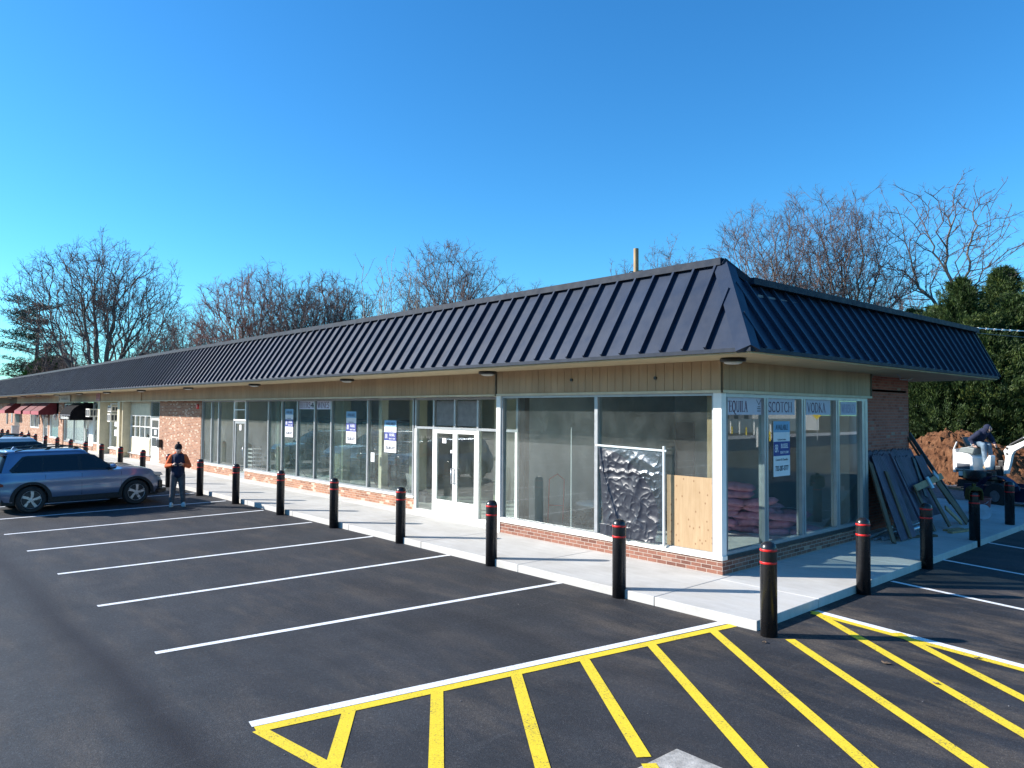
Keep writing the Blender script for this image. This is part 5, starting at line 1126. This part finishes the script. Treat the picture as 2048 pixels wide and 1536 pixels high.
# ================================================================ TREES
def seg_mesh(name,segs,mt,parent,sides=3):
    A,Bp,ra,rb=(np.asarray(v,dtype=np.float64) for v in segs)
    D=Bp-A; L=np.linalg.norm(D,axis=1,keepdims=True)+1e-9; D=D/L
    up=np.where(np.abs(D[:,2:3])>.9,np.array([[1.,0,0]]),np.array([[0,0,1.]])); U=np.cross(D,up); U/=np.linalg.norm(U,axis=1,keepdims=True)+1e-9; V=np.cross(D,U)
    n=len(A); vs=np.zeros((n,2*sides,3))
    for k in range(sides):
        t=2*PI*k/sides; o=U*math.cos(t)+V*math.sin(t); vs[:,k]=A+o*ra[:,None]; vs[:,sides+k]=Bp+o*rb[:,None]
    base=np.arange(n)*2*sides; q=[np.stack([base+k,base+(k+1)%sides,base+sides+(k+1)%sides,base+sides+k],1) for k in range(sides)]
    F=np.concatenate(q,0); me=bpy.data.meshes.new(name); me.vertices.add(n*2*sides); me.vertices.foreach_set('co',vs.reshape(-1)); me.loops.add(F.size); me.loops.foreach_set('vertex_index',F.reshape(-1).astype(np.int32))
    me.polygons.add(len(F)); me.polygons.foreach_set('loop_start',np.arange(0,F.size,4,dtype=np.int32)); me.update(calc_edges=True)
    me.polygons.foreach_set('use_smooth',[True]*len(F))
    o=bpy.data.objects.new(name,me); C.objects.link(o); me.materials.append(mt); o.parent=parent; return o
def skeleton(rs,h,w,cb,npts,start,upw=.9,lump=.35,flat=1.0,dens=2.1,pw=.45):
    """crown points joined to the nearest branch so far; returns node arrays and parents"""
    P=[np.array(p,float) for p in start[0]]; par=list(start[1])
    cz=h*(cb+1)/2; rz=h*(1-cb)/2
    pts=rs.normal(size=(npts*2,3)); pts/=np.linalg.norm(pts,axis=1,keepdims=True)
    ph=rs.uniform(0,6.28,6); az=np.arctan2(pts[:,1],pts[:,0]); el=pts[:,2]
    lm=1+lump*(.5*np.sin(2*az+ph[0]+3*el)+.35*np.sin(3*az+ph[1]-4*el)+.3*np.sin(5*az+ph[2]+5*el))
    r=rs.uniform(0,1,npts*2)**(1/dens)*lm
    pts=pts*r[:,None]*np.array([w/2,w/2,rz])+np.array([0,0,cz]); pts=pts[(pts[:,2]>h*cb*.75)&(pts[:,2]<h)][:npts]
    o=P[-1]; key=np.linalg.norm((pts-o)*np.array([1,1,.8]),axis=1); pts=pts[np.argsort(key)]
    N=np.zeros((npts*14+len(P)+50,3)); n=len(P); N[:n]=np.array(P); step=h/26
    s0=start[2] if len(start)>2 else 0
    PL=np.zeros(len(N)); 
    for i_ in range(1,n): PL[i_]=PL[par[i_]]+np.linalg.norm(N[i_]-N[par[i_]])
    for p in pts:
        d=N[s0:n]-p; dist=np.linalg.norm(d,axis=1)+upw*np.maximum(0,d[:,2]+.15*np.linalg.norm(d[:,:2],axis=1))+pw*PL[s0:n]
        j=int(np.argmin(dist))+s0; a=N[j]; L=np.linalg.norm(p-a)
        if L<step*.25: continue
        m=max(1,int(L/step)); bow=np.array([0,0,-.03*L])+rs.normal(size=3)*.02*L; prev=j
        for i in range(1,m+1):
            u=i/m; q=a+(p-a)*u+bow*4*u*(1-u)+(rs.normal(size=3)*.035*step if i<m else 0)
            if n>=len(N): break
            N[n]=q; par.append(prev); PL[n]=PL[prev]+np.linalg.norm(q-N[prev]); prev=n; n+=1
    return N[:n],np.array(par)
def tree(label,x,y,h,w,seed,cb=.28,npts=520,tw=4,rt=None,rmin=.012,barkm='bark',twigm='twig',start=None,expo=.46,twl=.6,tz=1,pw=.64,group='bare winter trees behind the shops',upw=.9,lump=.35,thick=3.0,dens=2.1,name='bare_tree'):
    rs=np.random.RandomState(seed); t=thing(name,label,'tree',(x,y,0),0,group); rt=rt or h*.017
    if start is None:
        k=6; z=h*cb*.8; st=[(rs.normal()*.04*i/k*w*.3,rs.normal()*.04*i/k*w*.3,z*i/k-.2*(i==0)) for i in range(k+1)]; start=(st,[-1]+list(range(k)),k//2)
    N,par=skeleton(rs,h,w,cb,npts,start,upw,lump,dens=dens,pw=pw); n=len(N)
    cnt=np.ones(n)*0; ch=np.zeros(n,int)
    for i in range(n-1,0,-1):
        if ch[i]==0: cnt[i]=1
        if par[i]>=0: cnt[par[i]]+=cnt[i]; ch[par[i]]+=1
    cnt=np.maximum(cnt,1); rad=np.minimum(rmin*1.15*cnt**expo,rt); rad[0]=rt*1.25
    i=np.arange(1,n); i=i[par[1:]>=0] if (par[1:]<0).any() else i; p=par[i]; big=rad[i]>rmin*thick
    f=lambda m:(N[p[m]],N[i[m]],np.minimum(rad[p[m]],rad[i[m]]*1.35),rad[i[m]])
    seg_mesh('trunk',f(big),M[barkm],t,7)
    A,Bb,ra,rb=[list(v) for v in f(~big)]
    sm=i[cnt[i]<=4]; c=np.array([0,0,h*(cb+.9)/2])
    par_dir=N[sm]-N[par[sm]]; par_dir/=np.linalg.norm(par_dir,axis=1,keepdims=True)+1e-9
    TA=[];TB=[];TR=[];TR2=[]
    for _ in range(tw):
        d=par_dir*.9+rs.normal(size=par_dir.shape)*.65+np.array([0,0,.18]); d/=np.linalg.norm(d,axis=1,keepdims=True); l=(rs.uniform(.35,1,len(sm))*twl)[:,None]
        b0=N[sm]-par_dir*rs.uniform(0,.35,(len(sm),1)); b1=b0+d*l; TA.append(b0); TB.append(b1); TR.append(np.full(len(sm),rmin*.72)); TR2.append(np.full(len(sm),rmin*.5))
        for __ in range(3):
            d2=d+rs.normal(size=d.shape)*.6; d2/=np.linalg.norm(d2,axis=1,keepdims=True); s_=b0+(b1-b0)*rs.uniform(.4,1,(len(sm),1)); TA.append(s_); TB.append(s_+d2*l*.7); TR.append(np.full(len(sm),rmin*.5)); TR2.append(np.full(len(sm),rmin*.35))
    S=(np.concatenate([np.array(A).reshape(-1,3)]+TA),np.concatenate([np.array(Bb).reshape(-1,3)]+TB),np.concatenate([np.array(ra)]+TR),np.concatenate([np.array(rb)]+TR2))
    seg_mesh('crown',S,M[twigm],t,3); return t
def stems(rs,h,lst,k=7):
    """several stems fanning from one foot: (x,y,z) end points"""
    P=[(0,0,-.3)];par=[-1]
    for e in lst:
        prev=0
        for i in range(1,k+1):
            u=i/k; P.append((e[0]*u**1.25+rs.normal()*.10,e[1]*u**1.25+rs.normal()*.10,e[2]*u)); par.append(prev); prev=len(P)-1
    return (P,par,k//2)
rs0=np.random.RandomState(1)
T1=stems(rs0,22.8,[(-1,-5.2,12.5),(1,-2.2,15.5),(-1,-.6,17),(.5,1.6,16.5),(0,3.9,13.5),(0,5.8,11.5)],9)
tree('wide many-stemmed bare tree at the left, tallest there',-88.8,10.8,22.6,18.5,21,cb=.30,npts=1300,rt=.46,rmin=.024,start=T1,twl=1.05,tw=3,upw=1.3,lump=.15,dens=1.7,expo=.47)
tree('bare tree right of the wide many-stemmed one, half its height',-68.1,13.3,13.1,8.2,22,rt=.24,rmin=.019,npts=450,twl=.8)
tree('reddish bare tree left of the dense dark one',-49.9,12.5,14.0,8.4,23,twigm='twig_red',rt=.28,rmin=.015,npts=950,twl=.7)
tree('dense dark bare tree in the left-centre group',-46.1,15.2,13.5,8.2,24,rt=.26,rmin=.016,npts=1100,twl=.65)
tree('rounded bare tree at the right end of the left-centre group',-46.9,18.7,13.7,7.0,25,rt=.22,rmin=.016,npts=900,twl=.65)
tree('broad bare tree in the centre, tallest of the middle',-34.4,20.6,14.6,8.6,26,rt=.27,rmin=.013,npts=1300,twl=.6)
tree('low bare tree right of the broad centre one',-34.0,27.1,12.8,5.0,27,rt=.16,rmin=.014,npts=350)
tree('small bare tree left of the utility pole',-28.1,32.0,14.4,3.6,28,rt=.15,rmin=.012,npts=260)
tree('bare tree right of the utility pole with fan-shaped top',-25.5,34.8,15.6,6.0,29,rt=.2,rmin=.012,npts=420,cb=.45)
tree('left one of the two large round bare trees above the roof corner',-14.9,30.1,15.6,8.4,30,rt=.27,rmin=.0105,npts=1700,cb=.24,tw=4)
tree('right one of the two large round bare trees above the roof corner',-12.2,33.1,16.3,7.4,31,rt=.27,rmin=.0105,npts=1500,cb=.26,tw=4)
def gnarled():
    rx=Vector((.86,.30,0)).normalized(); ry=Vector((-.3,.86,0)); P=[(.25*rx.x,.25*rx.y,0)]; par=[-1]; rad={}
    def limb(pts,j,kk=3):
        prev=j; V=[rx*a+ry*dy+Vector((0,0,z)) for a,z,dy in pts]
        for a,b in zip(V[:-1],V[1:]):
            for q in range(1,kk+1):
                c=a.lerp(b,q/kk)+Vector((rs0.normal(),rs0.normal(),rs0.normal()))*.045; P.append(tuple(c)); par.append(prev); prev=len(P)-1
        return prev
    a=limb([(.25,0,0),(.25,4,0),(.12,7.2,0)],0); f1=limb([(.12,7.2,0),(.10,8.1,0)],a)
    b=limb([(.10,8.1,0),(-.30,9.2,.1),(-.80,10.2,.3)],f1); limb([(-.80,10.2,.3),(-1.0,11.3,.3),(-1.6,12.6,.4),(-2.2,13.5,.4)],b)
    limb([(-.30,9.2,.1),(-.32,10.4,0),(-.15,11.8,-.1),(.05,13.0,-.1),(.5,13.9,0)],b-3)
    limb([(.10,8.1,0),(.50,9.2,-.2),(.55,10.3,-.2),(.95,11.3,-.1),(.62,12.2,0),(.10,12.6,0)],f1)
    c=limb([(.2,6.4,0),(-.7,7.6,.2),(-1.4,8.6,.4)],a-2); limb([(-1.4,8.6,.4),(-2.1,9.5,.4),(-3.0,9.8,.5),(-3.8,10.5,.6)],c)
    limb([(-1.4,8.6,.4),(-1.8,9.9,.3),(-2.0,11.4,.3),(-2.4,12.8,.3)],c); limb([(-1.4,8.6,.4),(-2.5,8.1,.4),(-3.5,8.4,.4),(-4.1,8.0,.4)],c); limb([(-1.8,9.9,.3),(-2.7,10.9,.3),(-3.1,12.0,.3)],c+5)
    return (P,par,6)
G1=gnarled(); 
gt=tree('tall gnarled bare tree with a pale forked trunk behind the evergreens',-7.3,36.2,14.0,7.6,77,cb=.46,npts=240,rt=.26,rmin=.0125,start=G1,pw=.5,twl=.45,tw=2,thick=2.2,expo=.44,lump=.2); gt.scale=(1.25,1.25,1.195)
rnd=random.Random(5); nest=MB()
for i in range(40):
    a=rnd.uniform(0,6.28); p=Vector((math.cos(a)*.3,math.sin(a)*.3,rnd.uniform(-.15,.15))); q_=p+Vector((rnd.uniform(-.35,.35),rnd.uniform(-.35,.35),rnd.uniform(-.15,.15))); nest.tube([p,q_],.014,3,False)
o=nest.build('squirrel_nest',M['twig_red']); o.location=(-9.1,36.0,10.9); tag(o,'clump of twigs and leaves lodged in a fork of the gnarled tree','nest')
tree('low bare tree behind the evergreens at the right edge',-8.7,49.0,12.6,5.8,33,rt=.15,rmin=.014,npts=400)
# saplings: many straight thin shoots
for i,(x,y,h,l) in enumerate([(-29.6,11.6,11.6,'left clump of thin upright saplings'),(-28.9,12.1,12.3,'middle clump of thin upright saplings, tallest'),(-28.2,12.9,11.9,'right clump of thin upright saplings beside the broad centre tree')]):
    r_=np.random.RandomState(50+i); ends=[(r_.normal()*.55,r_.normal()*.55,h*r_.uniform(.75,1.0)) for _ in range(6)]
    tree(l,x,y,h,2.4,60+i,cb=.4,npts=70,rt=.05,rmin=.010,barkm='twig_pale',twigm='twig_pale',start=stems(r_,h,ends,16),tw=1,twl=.4,expo=.36,upw=3.0)
bb=[(-107.5,9.0,13.5),(-123.1,14,11.0),(-101.5,10.9,10.9),(-90.2,15.8,11.7),(-83.0,16.2,12.2),(-74.1,18.7,13.0),(-54.8,13.3,9.7),(-65.1,21.2,11.9),(-49.5,16.2,9.3),(-45.4,20.7,10.2),(-42.2,38.9,13.4),(-23.4,41.7,14.0),(-14.8,46.8,12.8),(-13.8,40.6,10.5),(-15.9,52.9,14.5),(-21.1,47.2,13.7),(-50.8,29.4,13.3),(-38.2,28.5,12.3)]
where=['far left behind the pine','far left beyond the green shrub','between the pine and the wide bare tree','right of the wide bare tree trunk','below the right limbs of the wide bare tree','left of the left-centre group','at the foot of the reddish tree','behind the reddish tree','at the foot of the dense dark tree','between the left-centre group and the saplings','right of the low centre tree','behind the roof corner','behind the evergreens, left of the gnarled trunk','left of the gnarled tree foot','just left of the evergreen tops','behind the left large round tree','behind the broad centre tree','at the foot of the broad centre tree']
for i,((x,y,h),l) in enumerate(zip(bb,where)):
    tree('small bare tree '+l,x,y,h,5.2,100+i,npts=260,twigm='twig_red' if i in(5,6,7,8) else 'twig',rt=.12,rmin=.013+.00011*abs(x),twl=.8,tw=3,cb=.2)
# ---------------------------------------------------------------- evergreens
def leafclump_mesh(name,cs,mt,parent):       # cs: array of (pos, dir, length, width) -> narrow two-triangle sprays
    P0=np.array([c[0] for c in cs]); D=np.array([c[1] for c in cs]); Ln=np.array([c[2] for c in cs])[:,None]; Wn=np.array([c[3] for c in cs])[:,None]
    D/=np.linalg.norm(D,axis=1,keepdims=True)+1e-9; rs=np.random.RandomState(len(cs)); Q=rs.normal(size=D.shape); S_=np.cross(D,Q); S_/=np.linalg.norm(S_,axis=1,keepdims=True)+1e-9
    n=len(cs); vs=np.zeros((n,4,3)); vs[:,0]=P0; vs[:,1]=P0+D*Ln*.5+S_*Wn/2; vs[:,2]=P0+D*Ln; vs[:,3]=P0+D*Ln*.5-S_*Wn/2
    me=bpy.data.meshes.new(name); me.vertices.add(n*4); me.vertices.foreach_set('co',vs.reshape(-1)); me.loops.add(n*4); me.loops.foreach_set('vertex_index',np.arange(n*4,dtype=np.int32)); me.polygons.add(n); me.polygons.foreach_set('loop_start',np.arange(0,n*4,4,dtype=np.int32)); me.update(calc_edges=True)
    o=bpy.data.objects.new(name,me); C.objects.link(o); me.materials.append(mt); o.parent=parent; return o
def evergreen(label,x,y,h,w,seed,nb=420,dens=46,cat='evergreen',mt='arbor',lean_=.0,bottom=.02):
    t=thing('evergreen_tree',label,cat,(x,y,0),0,'evergreen trees behind the earth heaps'); rnd=random.Random(seed)
    MB().tube([(0,0,-.1),(0,0,h*.5),(0,0,h*.93)],[.16,.10,.02],8).build('trunk',M['bark'],t,smooth=True)
    cs=[]; R0=lambda z:w/2*(1-(z/h)**2.3)**.8*(.85+.15*min(1,z/h*5))
    core=MB(); NZ=14
    for b in range(nb):
        z=h*(bottom+(1-bottom-.03)*rnd.random()**1.05); az=rnd.uniform(0,2*PI); lump=1+.55*noise.noise(Vector((math.cos(az)*1.7+seed,math.sin(az)*1.7,z*.7)))
        r=R0(z)*lump*(rnd.uniform(.66,1.08) if rnd.random()<.8 else rnd.uniform(1.05,1.35)); o=Vector((math.cos(az),math.sin(az),0)); tip=o*r+Vector((0,0,z)); up=rnd.uniform(.5,1.6)
        bd=(o+Vector((0,0,up))).normalized(); bl=rnd.uniform(.45,1.05)*(.6+.4*(1-z/h)); 
        for k in range(dens):
            u=rnd.random(); p=tip-bd*bl*(1-u)+Vector((rnd.gauss(0,1),rnd.gauss(0,1),rnd.gauss(0,1)))*.115*(1.25-u); d=bd+Vector((rnd.gauss(0,.42),rnd.gauss(0,.42),rnd.gauss(0,.35)))
            cs.append((tuple(p),tuple(d),rnd.uniform(.10,.24),rnd.uniform(.018,.040)))
    leafclump_mesh('crown',cs,M[mt],t)
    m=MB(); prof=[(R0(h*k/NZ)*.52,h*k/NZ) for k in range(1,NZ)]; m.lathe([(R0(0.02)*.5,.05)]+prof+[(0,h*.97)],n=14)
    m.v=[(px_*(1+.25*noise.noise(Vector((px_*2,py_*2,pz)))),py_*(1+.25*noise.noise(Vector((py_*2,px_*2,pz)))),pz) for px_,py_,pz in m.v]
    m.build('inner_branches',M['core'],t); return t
ev=[(-8.6,33.6,9.0,4.6,'evergreen with a small separate peak at the left of the green group'),(-5.4,30.6,9.9,5.4,'evergreen with the left one of the two tallest green peaks'),(-4.4,34.2,10.9,5.2,'evergreen with the right one of the two tallest green peaks'),(-2.5,32.4,9.6,4.8,'evergreen at the right picture edge, tall and dark'),(-7.2,29.4,7.6,4.6,'evergreen just above the left earth heap, seen under the eave'),(-3.9,29.6,7.8,5.0,'evergreen behind the operator of the small excavator'),(-1.2,30.4,8.0,5.0,'evergreen behind the raised excavator arm'),(-9.6,30.4,7.0,4.4,'low evergreen next to the end of the brick side wall'),(1.0,33.4,10.4,5.0,'evergreen beyond the right picture edge, its left half in view'),(-10.6,35.4,8.6,4.0,'small evergreen showing just above the roof edge'),(-7.0,32.0,8.8,5.2,'evergreen filling the dip between the left small peak and the tall peaks'),(-3.3,31.2,9.0,5.2,'evergreen filling the dip left of the right picture edge'),(-5.8,28.6,6.6,4.8,'low evergreen directly behind the left earth heap')]
for i,(x,y,h,w,l) in enumerate(ev): evergreen(l,x,y,h,w,200+i,nb=int(22*h*w),dens=84)
# pine far left: flat layered boughs
def pine(label,x,y,h,w,seed):
    t=thing('pine_tree',label,'pine tree',(x,y,0)); rnd=random.Random(seed)
    out=[((0,0,0),(.2,0,h*.5),.45,.3),((.2,0,h*.5),(0,.3,h*.97),.3,.06)]; cs=[]
    for k in range(46):
        z=h*(.30+.66*(k/46)); az=rnd.uniform(0,2*PI); L=w/2*rnd.uniform(.55,1.1)*(1-((z/h-.55)/.55)**2*.65 if z/h>.55 else .95); o=Vector((math.cos(az),math.sin(az),rnd.uniform(.02,.22)))
        a=Vector((0,0,z)); b=a+o*L; out.append((tuple(a),tuple(b),.09,.03))
        for q in range(240):
            u=.30+.75*rnd.random(); p=a+o*L*u+Vector((rnd.gauss(0,.55),rnd.gauss(0,.55),rnd.gauss(0,.16)+.15)); cs.append((tuple(p),(rnd.gauss(0,1),rnd.gauss(0,1),rnd.gauss(.5,.6)),rnd.uniform(.35,.7),rnd.uniform(.07,.13)))
    seg_mesh('trunk',tuple(zip(*out)),M['bark'],t,6); leafclump_mesh('crown',cs,M['pine'],t)
pine('tall dark pine with flat layered boughs at the far left',-131.5,11.5,20.5,11.0,7)
t=thing('green_shrub','rounded bright green evergreen showing above the far roof','shrub',(-113.9,10.6,0)); rnd=random.Random(3); cs=[]
for k in range(9000):
    az=rnd.uniform(0,2*PI); v=rnd.uniform(-.2,1); r=math.sqrt(max(0,1-v*v))*3.3*rnd.uniform(.75,1.05); cs.append(((math.cos(az)*r,math.sin(az)*r,5.8+v*3.9*rnd.uniform(.85,1.05)),(math.cos(az),math.sin(az),rnd.uniform(.2,1.5)),rnd.uniform(.4,.8),rnd.uniform(.12,.22)))
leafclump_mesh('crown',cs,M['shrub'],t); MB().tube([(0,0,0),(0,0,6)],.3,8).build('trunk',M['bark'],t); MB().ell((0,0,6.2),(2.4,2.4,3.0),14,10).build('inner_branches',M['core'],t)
# ---------------------------------------------------------------- pole and wires
t=thing('utility_pole','wooden utility pole rising behind the roof, with two looping cables','utility pole',(-20.7,24.0,0))
MB().tube([(0,0,0),(0,0,12.6)],[.19,.15],14).build('pole',M['wood3'],t,smooth='auto')
for s,e in ((-1,(-1.1,-.4,9.9)),(1,(1.4,.5,10.1))):
    MB().tube([(0,0,11.2),(s*.35,s*.1,11.25),(s*.7,s*.25,10.9),tuple(e)],.035,6).build('cable_loop',M['darkmetal'],t,smooth=True)
def wire(label,pts,r,mt='darkmetal',sag=.3):
    a,b=Vector(pts[0]),Vector(pts[1]); P=[a.lerp(b,k/24)-Vector((0,0,sag*4*(k/24)*(1-k/24))) for k in range(25)]
    return tag(MB().tube(P,r,6,False).build('power_line',M[mt],smooth=True),label,'wire','overhead wires at the right')
wire('thick twisted service cable running right from the side roof end',((-.06,11.3,5.23),(1.55,22.5,5.75)),.017,'galv',.05)
wire('thin cable just below the twisted service cable',((.55,11.3,5.0),(1.6,22.5,5.45)),.009,'darkmetal',.04)
sp=MB()
a,b=Vector((-.06,11.3,5.23)),Vector((1.55,22.5,5.75))
for k in range(22): p=a.lerp(b,(k+.5)/22)-Vector((0,0,.2*((k+.5)/22)*(1-(k+.5)/22))); sp.bar(p-(b-a).normalized()*.06,p+(b-a).normalized()*.06,.045,.045)
tag(sp.build('cable_spacers',M['white']),'pale wrap spirals along the thick service cable','cable wrap')
wire('upper one of the two dark lines leaving the picture at the right',((-5.9,35.5,9.55),(2.5,33.0,10.2)),.022,'darkmetal',.1)
wire('lower one of the two dark lines leaving the picture at the right',((-5.9,35.5,9.35),(2.5,33.0,9.95)),.022,'darkmetal',.1)
wire('faint wire high in the sky at the right edge',((-8.0,38,11.3),(4,38,13.2)),.009,'galv',.2)
# ================================================================ ACROSS THE STREET (seen mirrored in the shop glass)
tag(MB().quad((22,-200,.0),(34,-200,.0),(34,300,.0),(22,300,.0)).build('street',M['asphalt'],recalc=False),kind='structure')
tag(MB().quad((34,-200,.02),(40,-200,.02),(40,300,.02),(34,300,.02)).build('far_pavement',M['conc'],recalc=False),kind='structure')
pp=thing('marker_post','','post',(28,55,0),0,'white marker posts across the street, mirrored in the side windows'); MB().lathe([(.10,0),(.10,1.5),(.13,1.52),(0,1.62)],n=12).build('post',M['white'],pp); pp['label']='white post with pointed cap mirrored in the side window'
for x,y in ((31.5,60),(36,66),(40.9,73.3),(44.1,75.3),(46,76.3),(26,49),(24,44)): dup(pp,(x,y,0),0)
yp=thing('yellow_post','low yellow guard post across the street','post',(29.4,56,0),0,'yellow guard posts across the street'); MB().lathe([(.09,0),(.09,.9),(0,.98)],n=12).build('post',M['py'],yp)
for x,y in ((41.5,72.5),(44.7,74.5),(33,60)): dup(yp,(x,y,0),0)
def house(label,x,y,w,d,h,mt,rz):
    t=thing('house',label,'house',(x,y,0),rz); MB().box(-w/2,w/2,-d/2,d/2,0,h).build('wall',mt,t); MB().prism([(-d/2-.4,h),(0,h+d*.28),(d/2+.4,h)],w+.8,'x',-w/2-.4).build('roof',M['indark'],t)
    m=MB(); 
    for i in range(int(w//3)): m.box(-w/2+1+i*3,-w/2+2.2+i*3,-d/2-.03,d/2+.03,1,2.3)
    m.build('window',M['indark'],t)
hm=pm('pale_siding',(.42,.43,.44),.7); house('grey sided house across the street',60,105,22,12,5,hm,.5); house('pale house across the street further along',52,60,16,10,5,hm,.2)
tag(MB().box(46,46.1,20,95,0,1.9).build('board_fence',M['galv']),'grey board fence across the street','fence')
t=thing('warning_sign','yellow diamond sign across the street, mirrored in the side windows','sign',(27.5,62,0)); MB().tube([(0,0,0),(0,0,3.2)],.04,6).build('post',M['galv'],t); MB().prism([(-.6,2.7),(0,3.3),(.6,2.7),(0,2.1)],.03,'y',-.06).build('panel',M['py'],t)
for i in range(13):
    x=-78+i*10+random.uniform(-2,2); tree('bare tree in the row on the far side of the parking lot',x,-52-random.uniform(0,8),random.uniform(9,13),9,300+i,npts=120,rt=.25,rmin=.04,twl=1.2,tw=2,group='trees across the parking lot')
tag(MB().box(-420,30,-70,-62,0,8.5).build('sky_blocker',pm('blocker_brown',(.16,.13,.11),.9)),'long unseen brown block behind the viewer, added to keep bright sky out of the glass','building')  # unseen block added so the shop glass mirrors no bright horizon sky
for i in range(9):
    y=-10+i*16; tree('bare tree in the row across the street',66+random.uniform(-4,4),y,random.uniform(9,12),8,400+i,npts=120,rt=.25,rmin=.04,twl=1.2,tw=2,group='trees across the street')
for n in ('Collection',): pass
